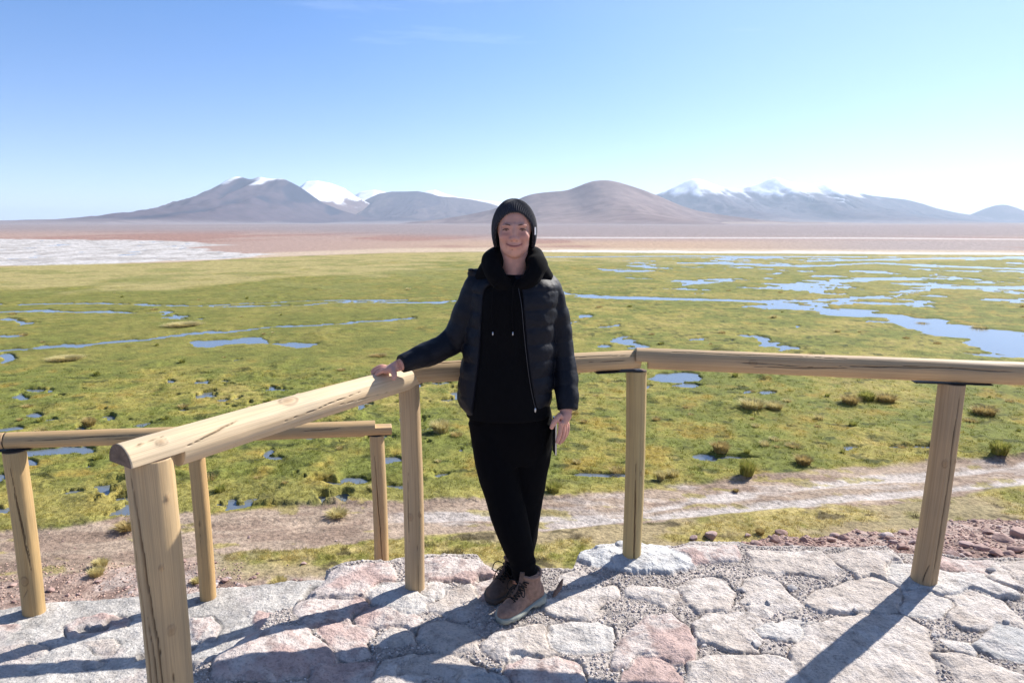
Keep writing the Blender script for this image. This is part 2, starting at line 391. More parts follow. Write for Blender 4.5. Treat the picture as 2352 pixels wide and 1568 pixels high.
def terrain(X, Y):
    r = np.hypot(X, Y)
    low = sstep(-0.85, -1.15, X)                       # 1 on the left, where the lower walkway is
    lvl = -0.10*(1-low) - 0.70*low
    ed = edge_up(X)*(1-low) + edge_low(X)*low
    t = X/np.maximum(Y, 0.3)
    run = np.interp(t, [0.24, 0.30, 0.39, 0.56, 0.8, 1.2, 3], [0.0, 0.15, 1.0, 1.95, 2.9, 4.0, 6])*(Y > 0)
    dd = Y - ed
    drop = 0.33*np.clip(dd, 0, None)*(run > 0)
    drop = 0.33*np.minimum(np.clip(dd, 0, None), run) + 0.92*np.clip(dd - run, 0, None)
    z = lvl - drop + np.where(dd < 0, -0.30*sstep(0, -0.15, dd), 0)
    near = z > ZM + 0.02
    hill = z + (fbm(X*1.3, Y*1.3, 3)-0.5)*0.16*sstep(0, 0.4, dd) + (fbm(X*7, Y*7, 5, 4)-0.5)*0.05*sstep(0, 0.2, dd)
    # the bog itself
    wx = (fbm(X/2.6, Y/2.6, 21, 4)-0.5); wy = (fbm(X/2.6+40, Y/2.6, 22, 4)-0.5)
    fx = (fbm(X/0.5, Y/0.5, 23, 3)-0.5); fy = (fbm(X/0.5+9, Y/0.5, 24, 3)-0.5)
    warp = np.clip(r/25, 0.5, 3.0)
    Xw = X + wx*2.2*warp + fx*0.35; Yw = Y + wy*1.6*warp + fy*0.35
    u, v = PROJ(X, Y, np.full(X.shape, ZM)); uw, vw = PROJ(Xw, Yw, np.full(X.shape, ZM))
    # keep vertical displacement of far features small
    vw = v + np.clip(vw - v, -9, 9)*np.clip((v-560)/300, 0.12, 1); uw = u + np.clip(uw-u, -40, 40)
    front = Y > 2
    wm = np.where(front & (v > 560), water_mask(uw, vw), 0)
    road_t, road_b = L(u, ROAD_T), L(u, ROAD_B)
    road = sstep(-5, 5, vw - road_t)*sstep(5, -5, vw - road_b)
    bog = sstep(3, -3, v - road_t)*sstep(-1.5, 1.5, v - L(u, GREEN_T) + fx*2)
    # scattered puddles right of the middle distance
    n0 = fbm(X/6.0, Y/5.0, 31, 5, 0.6)
    far = sstep(760, 640, v)*sstep(1100, 2000, u)*bog
    wm = np.maximum(wm, sstep(0.615, 0.65, n0 + 0.045*far + 0.03*far*sstep(660,600,v))*far*sstep(587, 592, v))
    n1 = fbm(X/1.3, Y/1.3, 37, 4)
    wm = np.maximum(wm, sstep(0.72, 0.74, n1)*bog*sstep(850, 900, v)*sstep(1400, 900, u))
    wm = wm*(1-road)
    shore = np.where(front & (v > 560), water_mask(uw, vw, 3.2), 0)
    # relief
    cush, cr = cells(X/0.75 + fx*1.2, Y/0.75 + fy*1.2, 41)
    hum = fbm(X/1.7, Y/1.7, 42, 5); big = fbm(X/7, Y/7, 43, 4)
    fade = sstep(260, 60, r)
    f2 = sstep(60, 22, r)*0.75 + 0.25
    rel = (0.05 + (0.09*np.clip(0.62-cush, 0, 1)*sstep(0.42, 0.6, hum) + 0.12*np.clip(hum-0.42, 0, 1) + 0.05*(fbm(X/0.22, Y/0.22, 44, 3)-0.5))*f2)*fade + 0.04*(1-fade)
    rel = rel + 0.14*sstep(0.55, 0.8, big)*sstep(0.5, 0.75, hum)*fade
    rel = 0.03 + (rel-0.03)*(1-0.9*shore)
    tr_hi, _ = line_d(u, v, [(900,1192,1),(1130,1190,1),(1300,1188,1),(1450,1182,1),(1600,1150,1),(1760,1130,1),(2050,1100,1),(2352,1074,1),(2700,1050,1)])
    tr_lo, _ = line_d(u, v, [(1250,1214,1),(1400,1196,1),(1600,1180,1),(1800,1162,1),(2100,1132,1),(2352,1110,1),(2700,1085,1)])
    tr_le, _ = line_d(u, v, [(-100,1272,1),(0,1262,1),(300,1228,1),(600,1206,1),(900,1195,1)])
    flat = (v > road_t) & front
    reln = 0.03 + 0.05*(fbm(X/0.6, Y/0.6, 51, 5)-0.4) - 0.04*sstep(12, 4, np.minimum(tr_hi, np.minimum(tr_lo, tr_le)))
    rel = np.where(flat, rel*(1-sstep(-6, 6, v-road_t)) + reln*sstep(-6, 6, v-road_t), rel)
    grassb = sstep(4, -2, road_b - vw)      # below the road: mossy strip
    rel = rel + grassb*0.10*np.clip(hum-0.4, 0, 1)
    zb = ZM + np.where(front, rel*(1-wm) - 0.22*wm, 0)
    z = np.where(hill > zb + 0.05, hill, zb)
    onhill = sstep(0.0, 0.25, hill - zb)
    # ---------------- colours
    C = np.zeros(X.shape + (3,))
    green = np.array([0.185, 0.185, 0.042]); olive = np.array([0.255, 0.225, 0.055]); tan = np.array([0.36, 0.285, 0.095])
    amber = np.array([0.30, 0.20, 0.04]); dark = np.array([0.035, 0.045, 0.014]); deep = np.array([0.145, 0.162, 0.036])
    a1 = fbm(X/4.5, Y/4.5, 61, 5); a2 = fbm(X/1.0, Y/1.0, 62, 5); a3 = fbm(X/0.35, Y/0.35, 63, 4); a4 = fbm(X/14, Y/14, 64, 4)
    C[:] = green
    C = mixc(C, olive, sstep(0.42, 0.62, a1*0.5 + a2*0.5))
    C = mixc(C, deep, sstep(0.50, 0.36, a2*0.6 + a1*0.4)*0.8)
    C = mixc(C, amber, sstep(0.58, 0.70, a2*0.65 + a4*0.35)*0.55)
    C = mixc(C, tan, sstep(0.57, 0.72, a3*0.45 + a1*0.55)*0.6)
    crack = sstep(0.60, 0.85, cush)*sstep(0.45, 0.6, hum)
    C = mixc(C, dark, np.clip(crack*0.45 + sstep(0.66, 0.74, fbm(X/0.8+5, Y/0.45, 66, 4))*0.7, 0, 0.85)*sstep(150, 40, r))
    C = mixc(C, green*0.85, sstep(150, 60, np.abs(v-740))*sstep(1300, 800, u)*bog*0.55)
    mw = sstep(0.0, 0.5, wm)*(1-sstep(0.5, 0.9, wm))
    C = mixc(C, deep*0.7, mw*0.8)
    ystrip = L(u, [(-400,664),(0,658),(400,648),(700,632),(1100,604),(1500,596),(2352,597)])
    C = mixc(C, [0.36, 0.30, 0.125], sstep(10, -10, v - ystrip + (a4-0.5)*50 + (fbm(X/5, Y/7, 97, 4)-0.5)*40)*0.85)
    C = mixc(C, [0.20, 0.20, 0.06], sstep(0.52, 0.66, fbm(X/6, Y/5, 98, 5, 0.6))*sstep(700, 640, v)*0.7)
    C = mixc(C, [0.24, 0.225, 0.075], sstep(760, 600, v)*sstep(1300, 2100, u)*0.65*sstep(0.35, 0.6, a4))
    ylow = sstep(1090, 1140, v)*bog
    C = mixc(C, [0.30, 0.26, 0.08], ylow*0.6)
    # dry edge + road + tracks
    rd = np.zeros_like(C); rd[:] = (0.36, 0.275, 0.205)
    rd = mixc(rd, [0.27, 0.195, 0.145], sstep(0.45, 0.65, fbm(X/1.5, Y/0.5, 71, 5)))
    salt = np.array([0.52, 0.475, 0.44])
    sn = fbm(X/1.6, Y/0.55, 72, 5)
    sa = np.clip(sstep(11, 3, tr_hi + (sn-0.5)*34)*0.7*sstep(850, 980, u)
                 + sstep(9, 3, tr_lo + (sn-0.5)*20)*0.75*sstep(1150, 1350, u) + sstep(0.60, 0.72, sn)*0.35*sstep(800, 1200, u), 0, 0.8)
    rd = mixc(rd, salt, sa)
    C = mixc(C, rd, np.where(front, road, 0)*1.0)
    C = np.where((road > 0.3)[..., None], mixc(C, [0.30, 0.25, 0.075], sstep(0.66, 0.74, fbm(X/0.9, Y/0.4, 73, 4))*0.7), C)
    # below the road
    below = np.where(front, sstep(-4, 4, vw - road_b), 0)
    bc = np.zeros_like(C); bc[:] = (0.31, 0.255, 0.085)
    bc = mixc(bc, [0.19, 0.19, 0.045], sstep(0.48, 0.62, a2)*0.8)
    bc = mixc(bc, [0.40, 0.32, 0.13], sstep(0.52, 0.66, a1*0.5+a3*0.5)*0.8)
    bc = mixc(bc, [0.33, 0.255, 0.17], sstep(0.47, 0.62, fbm(X/2.2, Y/1.2, 76, 4))*0.65)
    bc = mixc(bc, [0.07, 0.055, 0.03], sstep(0.66, 0.74, fbm(X/0.7, Y/0.4, 75, 4))*0.8)
    grav = np.zeros_like(C); grav[:] = (0.36, 0.265, 0.215)
    grav = mixc(grav, [0.22, 0.15, 0.12], sstep(0.45, 0.65, a3)); grav = mixc(grav, [0.50, 0.42, 0.37], sstep(0.56, 0.7, a2)*0.6)
    gmask = np.clip(sstep(540, 430, u + (a1-0.5)*160) + sstep(1318, 1345, v + (a2-0.5)*30)*sstep(900, 700, u), 0, 1)
    bc = bc*(1-gmask[..., None]) + grav*gmask[..., None]
    C = C*(1-below[..., None]) + bc*below[..., None]
    # beyond the bog: salt pan, red plain
    plain = np.where(front, sstep(1.2, -1.2, v - L(u, GREEN_T) + fx*2), 0)
    pl = np.zeros_like(C); pl[:] = (0.345, 0.245, 0.205)
    pl = mixc(pl, [0.40, 0.285, 0.20], sstep(548, 560, v)*sstep(600, 1300, u))
    pl = mixc(pl, [0.30, 0.25, 0.235], sstep(1500, 2100, u)*sstep(545, 556, v))
    pl = mixc(pl, [0.28, 0.16, 0.13], sstep(0.48, 0.62, fbm(X/60, Y/130, 81, 4))*0.7)
    pl = mixc(pl, [0.52, 0.42, 0.30], sstep(8, 2, np.abs(v - L(u, GREEN_T) + 5))*0.7)
    pl = mixc(pl, [0.25, 0.213, 0.213], sstep(12, -8, v - L(u, [(0,530),(600,531),(1000,539),(1300,545),(2000,545),(2352,543)]))*0.95)
    pl = mixc(pl, [0.30, 0.27, 0.26], sstep(0.60, 0.68, fbm(X/300, Y/900, 88, 3))*sstep(545, 535, v)*0.35)
    ps = poly_sd(u + (fbm(X/8, Y/20, 82, 4)-0.5)*90, v + (fbm(X/6, Y/14, 83, 4)-0.5)*6, SALT)
    sc_ = np.zeros_like(C); sc_[:] = (0.50, 0.475, 0.455)
    sc_ = mixc(sc_, [0.30, 0.275, 0.25], sstep(0.47, 0.60, fbm(X/3, Y/7, 84, 6, 0.62))*0.7)
    pl = mixc(pl, [0, 0, 0], np.zeros(X.shape)); k = sstep(-1.0, 1.5, ps)[..., None]; pl = pl*(1-k) + sc_*k
    wl = sstep(2.2, 0.8, np.abs(v - L(u, [(600,552),(1200,546),(2000,547),(2352,550)])))*sstep(1150, 1300, u)*0.42
    wl2 = sstep(4.5, 1.5, np.abs(v - L(u, [(1000,579),(1300,578),(1700,580),(2352,584)])) + (fbm(X/9, Y/20, 85, 4)-0.5)*5)*sstep(1050, 1300, u)*0.65
    pl = mixc(pl, [0.72, 0.70, 0.68], np.clip(wl + wl2, 0, 1))
    C = C*(1-plain[..., None]) + pl*plain[..., None]
    vm = fbm(X/0.28, Y/0.20, 95, 4)
    C = np.where(front[..., None], C*(0.74 + 0.52*vm)[..., None], C)
    # the near hillside
    hc = np.zeros_like(C); hc[:] = (0.34, 0.245, 0.205)
    hc = mixc(hc, [0.23, 0.155, 0.13], sstep(0.45, 0.62, fbm(X*2.2, Y*2.2, 91, 5)))
    hc = mixc(hc, [0.45, 0.37, 0.33], sstep(0.55, 0.7, fbm(X*5, Y*5, 92, 4))*0.5)
    C = C*(1-onhill[..., None]) + hc*onhill[..., None]
    # salt crust slightly raised relief
    z = np.where((ps > 0) & front & (plain > 0.5), z + 0.5*(ridged(X/7, Y/16, 86, 4)-0.5)*sstep(0, 4, ps), z)
    C = np.where((~front)[..., None], hc, C)
    return z, C

rr = [2.2]
while rr[-1] < 60000:
    q = rr[-1]
    rr.append(q + (0.035 if q < 7.5 else 0.10 if q < 12 else 0.0045*q if q < 45 else 0.008*q if q < 300 else 0.02*q))
rr = np.array(rr)
az = np.radians(np.concatenate([np.arange(-180, -44, 3.0), np.arange(-44, 44, 0.11), np.arange(44, 180.1, 3.0)]))
RR, AZ = np.meshgrid(rr, az, indexing='ij')
TX, TY = RR*np.sin(AZ), RR*np.cos(AZ)
TZ, TC = terrain(TX, TY)
Vt = np.stack([TX, TY, TZ], -1).reshape(-1, 3)
Ft = gridfaces(len(rr), len(az))[:, ::-1]
ter = mk('ground', Vt, Ft, MT, attrs={'col': TC.reshape(-1, 3)})
tag(ter, 'wide green bog with pale track, red plain and salt pan', 'ground', kind='structure')

# water of the bog: one sheet showing in the hollows
mwat, nt, b = newmat('bog_water'); b.inputs['Base Color'].default_value = (0.13, 0.15, 0.17, 1)
b.inputs['Roughness'].default_value = 0.16; b.inputs['IOR'].default_value = 1.6
f = noise_fac(nt, 3.0, 4); bump(nt, b, f, 0.10, 0.02)
wv = []; 
nW = 64; aa = np.radians(np.linspace(-60, 60, nW)); V = []
for q in (8.0, 700.0): V += [(q*math.sin(a), q*math.cos(a), ZM - 0.035) for a in aa]
wat = mk('water', V, [(i, nW+i, nW+i+1, i+1) for i in range(nW-1)], mwat, smooth=False)
tag(wat, 'shallow blue streams and pools winding through the green bog', 'water', kind='structure')
print('terrain ok')

# ------------------------------------------------------------------ mountains
def mat_mountain():
    m, nt, b = newmat('mountain_mat'); a = attr(nt)
    f = noise_fac(nt, 0.006, 6, 0.6)
    nt.links.new(mulc(nt, a.outputs['Color'], ramp(nt, f, [(0.3, 0.8), (0.7, 1.2)])), b.inputs['Base Color'])
    b.inputs['Roughness'].default_value = 1.0; b.inputs['Specular IOR Level'].default_value = 0.0
    return m
MM = mat_mountain()
def mountain(name, label, pts, dist, rock, rock2, snow=None, gully=0.12, gs=1.0, seed=0, k=7.5, pw=3.4, smoothp=0):
    pts = np.array(pts, float)
    us = np.linspace(pts[0, 0], pts[-1, 0], 520); vs = np.interp(us, pts[:, 0], pts[:, 1])
    ker = np.hanning(9+2*smoothp); ker /= ker.sum()
    vs = np.convolve(np.pad(vs, len(ker)//2, mode='edge'), ker, 'valid')[:520]
    P = np.array([W(a, c, dist) for a, c in zip(us, vs)])
    H = np.clip(P[:, 2] - ZM + 6, 1, None)
    ends = np.minimum(np.linspace(0, 1, 520), np.linspace(1, 0, 520)); H = H*sstep(0, 0.02, ends)
    q = np.concatenate([np.linspace(0, 1, 90), np.linspace(1, 0, 30)[1:]])
    Hs = np.convolve(np.pad(H, 40, mode='edge'), np.ones(81)/81, 'valid')
    Wd = np.maximum(H, Hs*0.9)*k + 200
    q2 = q[:, None]
    side = np.concatenate([-np.ones(90), np.ones(29)])[:, None]
    Yg = dist + side*(1-q2)*Wd[None, :]*np.where(side < 0, 1, 0.8)
    Xg = np.repeat(P[None, :, 0], len(q), 0)
    g = 0.86*q2**pw + 0.14*q2
    sc = gs*900.0
    wrp = (fbm(Xg/sc, Yg/sc/2, seed+1, 4)-0.5)
    rid = ridged(Xg/sc + wrp*1.2, Yg/sc*0.22 + wrp, seed+2, 5)
    det = fbm(Xg/sc*3, Yg/sc*1.5, seed+3, 5)
    env = np.clip(4*q2*(1-q2), 0, 1)**0.8*np.clip(g*3, 0, 1)
    z = H[None, :]*g + H[None, :]*gully*env*((rid-0.55)*1.6 + (det-0.5)*0.7)
    Zg = ZM - 6 + z
    C = np.zeros(Zg.shape + (3,)); C[:] = rock
    C = mixc(C, rock2, sstep(0.48, 0.60, rid*0.6 + det*0.4))
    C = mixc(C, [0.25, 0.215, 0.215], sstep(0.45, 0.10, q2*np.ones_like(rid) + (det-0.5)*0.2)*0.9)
    if snow:
        lo, hi, amt = snow
        hh = Zg/H.max()
        sm = sstep(lo, hi, hh + (rid-0.6)*0.45 + (det-0.5)*0.45)*amt
        C = mixc(C, [0.86, 0.88, 0.92], sm)
    V = np.stack([Xg, Yg, Zg], -1).reshape(-1, 3)
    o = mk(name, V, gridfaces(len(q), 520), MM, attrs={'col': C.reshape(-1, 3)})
    tag(o, label, 'mountain', kind='structure'); return o
mountain('volcano', 'dark broad volcano with snow in its summit crater on the left',
  [(-500,516),(0,519),(160,517),(240,508),(300,499),(370,488),(420,466),(460,448),(500,426),(530,409),(545,405),(560,408),(575,413),(585,410),(595,405),(608,409),(625,411),(650,410),(665,417),(685,427),(700,437),(740,465),(780,482),(850,502),(1000,516),(1150,520)],
  12000, (0.036, 0.038, 0.060), (0.095, 0.072, 0.085), (0.90, 1.03, 0.95), 0.24, 1.0, 100, 9, 4.0)
mountain('mountain', 'white capped mountain just right of the volcano',
  [(600,515),(660,450),(690,428),(705,417),(730,415),(760,421),(790,432),(815,450),(850,468),(900,490),(1000,514)],
  14000, (0.10, 0.075, 0.085), (0.17, 0.125, 0.12), (0.52, 0.62, 1.0), 0.10, 1.0, 130)
mountain('mountain', 'low snowy saddle between the white cap and the blue dome',
  [(760,510),(800,460),(815,448),(830,440),(850,437),(862,436),(880,440),(905,446),(960,446),(980,438),(1000,436),(1020,444),(1050,453),(1100,459),(1145,463),(1180,470),(1240,500)],
  16500, (0.18, 0.15, 0.15), (0.24, 0.20, 0.20), (0.42, 0.60, 0.95), 0.12, 1.4, 150)
mountain('mountain', 'rounded blue dome mountain left of the person',
  [(700,515),(790,490),(830,465),(850,454),(870,445),(900,440),(930,440),(960,439),(990,445),(1010,451),(1040,453),(1080,458),(1120,466),(1160,478),(1250,500),(1350,515)],
  14500, (0.075, 0.062, 0.078), (0.12, 0.095, 0.10), None, 0.16, 1.0, 170)
mountain('hill', 'smooth brown hill right behind the person',
  [(760,524),(900,515),(1000,505),(1060,496),(1130,482),(1180,462),(1215,447),(1240,443),(1260,441),(1300,438),(1318,432),(1335,425),(1355,417),(1375,414),(1400,414),(1420,418),(1440,424),(1480,437),(1510,449),(1560,471),(1600,484),(1660,494),(1750,505),(1850,513),(1960,518)],
  7000, (0.205, 0.160, 0.155), (0.24, 0.19, 0.18), None, 0.05, 0.5, 200, 9, 3.6, 6)
mountain('snowy_range', 'long snow streaked mountain range on the right',
  [(1380,515),(1450,470),(1510,446),(1530,438),(1560,424),(1580,414),(1592,410),(1606,411),(1625,417),(1645,425),(1660,430),(1700,434),(1725,428),(1745,421),(1765,412),(1782,407),(1795,411),(1815,418),(1850,421),(1872,428),(1895,422),(1915,427),(1935,433),(1960,440),(2000,449),(2050,455),(2080,458),(2120,468),(2150,478),(2200,489),(2260,498),(2400,508),(2600,515)],
  15500, (0.075, 0.068, 0.085), (0.11, 0.095, 0.11), (0.52, 0.72, 1.0), 0.26, 1.0, 230, 7.5, 3.2)
mountain('mountain', 'small blue peak at the far right end of the range',
  [(2100,512),(2180,502),(2220,496),(2245,486),(2262,479),(2285,472),(2300,470),(2315,471),(2335,477),(2352,484),(2400,497),(2520,512)],
  16000, (0.08, 0.07, 0.085), (0.12, 0.10, 0.11), None, 0.14, 1.0, 260)
mountain('hill', 'low blue hills along the left horizon',
  [(-600,514),(-300,508),(-100,512),(0,513),(40,510),(80,514),(110,512),(130,509),(150,512),(175,516),(300,519)],
  15000, (0.17, 0.13, 0.13), (0.22, 0.17, 0.16), None, 0.06, 1.0, 290, 6, 1.5)
mountain('hill', 'pale alluvial slope below the snowy range',
  [(1300,520),(1500,512),(1700,509),(1900,511),(2100,514),(2352,512),(2700,510),(3000,515)],
  6500, (0.27, 0.22, 0.20), (0.32, 0.26, 0.23), None, 0.03, 0.8, 310, 30, 1.2, 8)

# ------------------------------------------------------------------ haze
hz = bpy.data.materials.new('haze_mat'); hz.use_nodes = True; nt = hz.node_tree; nt.nodes.clear()
ho = nt.nodes.new('ShaderNodeOutputMaterial'); pv = nt.nodes.new('ShaderNodeVolumePrincipled')
pv.inputs['Color'].default_value = (0.68, 0.83, 1.0, 1); pv.inputs['Density'].default_value = 3.4e-5
pv.inputs['Anisotropy'].default_value = 0.25
nt.links.new(pv.outputs[0], ho.inputs['Volume'])
V, F = box((0, 15000, 545), (130000, 100000, 1110)); 
haze = mk('haze', V, F, hz, smooth=False); tag(haze, 'pale bluish haze over the far plain and mountains', 'haze', kind='stuff')

# ------------------------------------------------------------------ stone paved platform (upper level)
def PG(fn, pts, z=0.0): return [G(*fn(*p), z) for p in pts]
PINK = (0.52, 0.385, 0.345); PALE = (0.56, 0.493, 0.435); WHT = (0.61, 0.575, 0.535); GREY = (0.47, 0.46, 0.445)
STONES = [
 (z1, [(1300,350),(1420,320),(1700,300),(1920,290),(1960,460),(1830,510),(1700,570),(1560,600),(1400,590),(1260,620),(1110,600),(1130,570),(1230,430)], 0.045, PINK),
 (z1, [(980,680),(1300,660),(1600,670),(1630,750),(1500,800),(1480,900),(1270,970),(1080,1010),(1010,920),(960,800)], 0.03, PINK),
 (z1, [(430,1180),(700,1110),(1040,1050),(1070,1100),(1210,1190),(1330,1290),(1200,1350),(950,1500),(600,1600),(120,1620),(150,1420),(260,1280)], 0.035, PINK),
 (z1, [(1220,1010),(1400,960),(1600,970),(1700,1020),(1660,1120),(1690,1230),(1550,1280),(1420,1250),(1330,1170),(1240,1080)], 0.02, PINK),
 (z1, [(1620,860),(1680,800),(1900,750),(2000,770),(2136,830),(2180,900),(2136,960),(1980,970),(1750,950),(1650,930)], 0.022, PINK),
 (z1, [(1720,600),(1860,520),(2090,500),(2200,520),(2300,600),(2330,700),(2280,760),(2200,790),(2040,780),(1920,720),(1740,690)], 0.03, WHT),
 (z2, [(130,560),(250,500),(370,540),(300,630),(200,640),(130,610)], 0.02, WHT),
 (z1, [(1850,1100),(1960,1020),(2080,1030),(2170,1080),(2180,1130),(1900,1150)], 0.015, PALE),
 (z1, [(1180,1420),(1500,1350),(1740,1340),(1700,1420),(1640,1640),(1150,1640)], 0.02, PINK),
 (z1, [(1900,1330),(2136,1290),(2400,1330),(2350,1450),(2136,1568),(2000,1650),(1750,1600)], 0.022, PALE),
 (z2, [(150,240),(480,220),(690,250),(760,340),(880,400),(700,390),(640,460),(480,420),(300,440),(150,400)], 0.04, PINK),
 (z2, [(440,580),(600,540),(720,570),(690,660),(640,760),(570,860),(440,830),(200,790),(180,740),(400,660)], 0.02, PALE),
 (z2, [(700,520),(850,480),(1000,500),(1050,600),(900,650),(780,640)], 0.02, PINK),
 (z2, [(160,960),(350,900),(560,960),(620,1080),(640,1180),(480,1230),(320,1250),(270,1180),(150,1060)], 0.025, PALE),
 (z2, [(800,1180),(770,1120),(900,1030),(1150,980),(1400,960),(1450,1080),(1480,1200),(1430,1270),(1280,1280),(1060,1290),(880,1240)], 0.03, PALE),
 (z2, [(1080,1295),(1270,1285),(1285,1320),(1130,1350)], 0.016, WHT),
 (z2, [(1530,960),(1700,920),(1950,920),(2080,980),(2100,1050),(2040,1180),(1850,1210),(1620,1190),(1500,1130)], 0.022, WHT),
 (z2, [(-60,1400),(150,1300),(350,1270),(560,1340),(700,1400),(720,1440),(500,1500),(300,1450),(-60,1440)], 0.02, PALE),
 (z2, [(1050,1380),(1250,1300),(1500,1290),(1700,1350),(1750,1500),(1500,1500),(1300,1568),(1030,1480)], 0.02, PINK),
 (z2, [(1620,430),(1740,390),(1900,450),(1880,480),(1700,520),(1600,480)], 0.015, PALE),
 (z2, [(600,1500),(800,1450),(950,1480),(1000,1560),(900,1680),(600,1650)], 0.02, GREY),
 (z2, [(1400,700),(1560,650),(1800,590),(2100,560),(2136,640),(1950,720),(1800,760),(2000,800),(1800,860),(1500,830),(1420,780)], 0.02, PALE),
 (z3, [(560,160),(800,110),(1280,110),(1290,160),(1240,230),(1120,240),(870,225),(760,260),(620,200)], 0.05, PINK),
 (z3, [(1450,170),(1700,155),(2136,170),(2250,260),(2300,330),(2180,400),(1980,390),(1880,360),(1700,370),(1470,320)], 0.035, PALE),
 (z3, [(860,460),(1000,440),(1120,480),(1220,580),(1190,680),(1130,750),(960,770),(880,790),(800,690),(740,580),(690,540)], 0.028, PALE),
 (z3, [(130,580),(200,520),(420,540),(630,600),(600,660),(540,730),(400,670),(280,640)], 0.035, PALE),
 (z3, [(1400,470),(1560,440),(1700,500),(1790,620),(1910,720),(1800,780),(1540,830),(1440,800),(1380,700),(1420,600)], 0.022, PALE),
 (z3, [(950,860),(1000,830),(1300,800),(1420,820),(1480,880),(1530,930),(1530,1060),(1430,1130),(1430,1190),(1300,1200),(1150,1160),(1030,1090),(900,1090),(880,1000),(900,900)], 0.028, PALE),
 (z3, [(180,1030),(330,880),(600,850),(720,950),(780,1060),(830,1150),(810,1270),(640,1300),(430,1270),(300,1300),(20,1330),(20,1190),(140,1090)], 0.032, PINK),
 (z3, [(130,1450),(300,1320),(450,1310),(560,1390),(640,1470),(700,1620),(100,1620)], 0.02, PINK),
 (z3, [(820,1330),(1000,1280),(1380,1270),(1700,1290),(1900,1340),(1950,1420),(1900,1640),(800,1640)], 0.028, PALE),
 (z3, [(1530,990),(1620,940),(1900,910),(2136,910),(2200,1000),(2100,1060),(1700,1070),(1580,1040)], 0.025, WHT),
 (z4, [(110,190),(330,170),(720,170),(800,230),(860,290),(760,360),(720,450),(620,460),(430,410),(300,310)], 0.04, PALE),
 (z4, [(0,600),(280,500),(550,450),(880,540),(920,640),(760,760),(570,830),(420,800),(60,790),(-100,720)], 0.025, PALE),
 (z4, [(760,330),(860,290),(1000,300),(1240,350),(1440,390),(1750,440),(2030,600),(2000,625),(1640,590),(1350,600),(1200,570),(1000,540),(870,520),(740,460)], 0.036, WHT),
 (z4, [(1250,230),(1500,280),(1790,280),(1780,380),(1740,430),(1440,370),(1240,330)], 0.02, PINK),
 (z4, [(1850,310),(2136,280),(2300,380),(2236,560),(1830,470)], 0.03, PALE),
 (z4, [(1300,650),(1650,600),(1900,690),(2080,850),(2100,910),(1900,900),(1620,950),(1480,930),(1400,850),(1280,740)], 0.028, PALE),
 (z4, [(930,620),(1100,610),(1280,680),(1320,760),(1250,850),(1080,840),(900,820),(960,720)], 0.015, WHT),
 (z4, [(-120,960),(450,840),(900,850),(1090,950),(1110,1100),(1150,1300),(1200,1640),(0,1640),(-250,1250),(-100,1050)], 0.026, PALE),
 (z4, [(1340,1110),(1620,1130),(1560,1240),(1420,1180)], 0.016, WHT),
 (z4, [(1240,1220),(1450,1240),(1700,1310),(2136,1500),(2250,1640),(1620,1640),(1430,1380)], 0.028, PALE),
 (z4, [(1640,1140),(1900,960),(2136,1000),(2236,1330),(1850,1260)], 0.02, GREY),
]
MOUND = [z2(1760,220), z2(1820,160), z2(2136,120), z3(80,110), z3(350,140), z3(560,160), z3(800,270), z3(840,370), z3(620,470), z3(350,470), z3(100,430), z3(-70,390), z2(1800,370), z2(1730,330)]
MOUND = [G(*p, 0.0) for p in MOUND]
# left rim of the upper platform
RIM = [G(*z1(1300,345)), G(*z1(1230,430)), G(*z1(1120,585)), G(*z1(1040,640)), G(*z1(930,760)), G(*z1(770,840)), G(*z1(650,960)), G(*z1(600,1060)), G(*z1(430,1190)), G(*z1(250,1290)), G(*z1(130,1420)), G(*z1(-50,1560))]
RIM = np.array(RIM + [(-1.24, 1.85), (-1.27, 1.2), (-1.3, -8)])
ri = np.argsort(RIM[:, 1]); RIM = RIM[ri]
def rim_x(Y): return np.interp(Y, RIM[:, 1], RIM[:, 0])

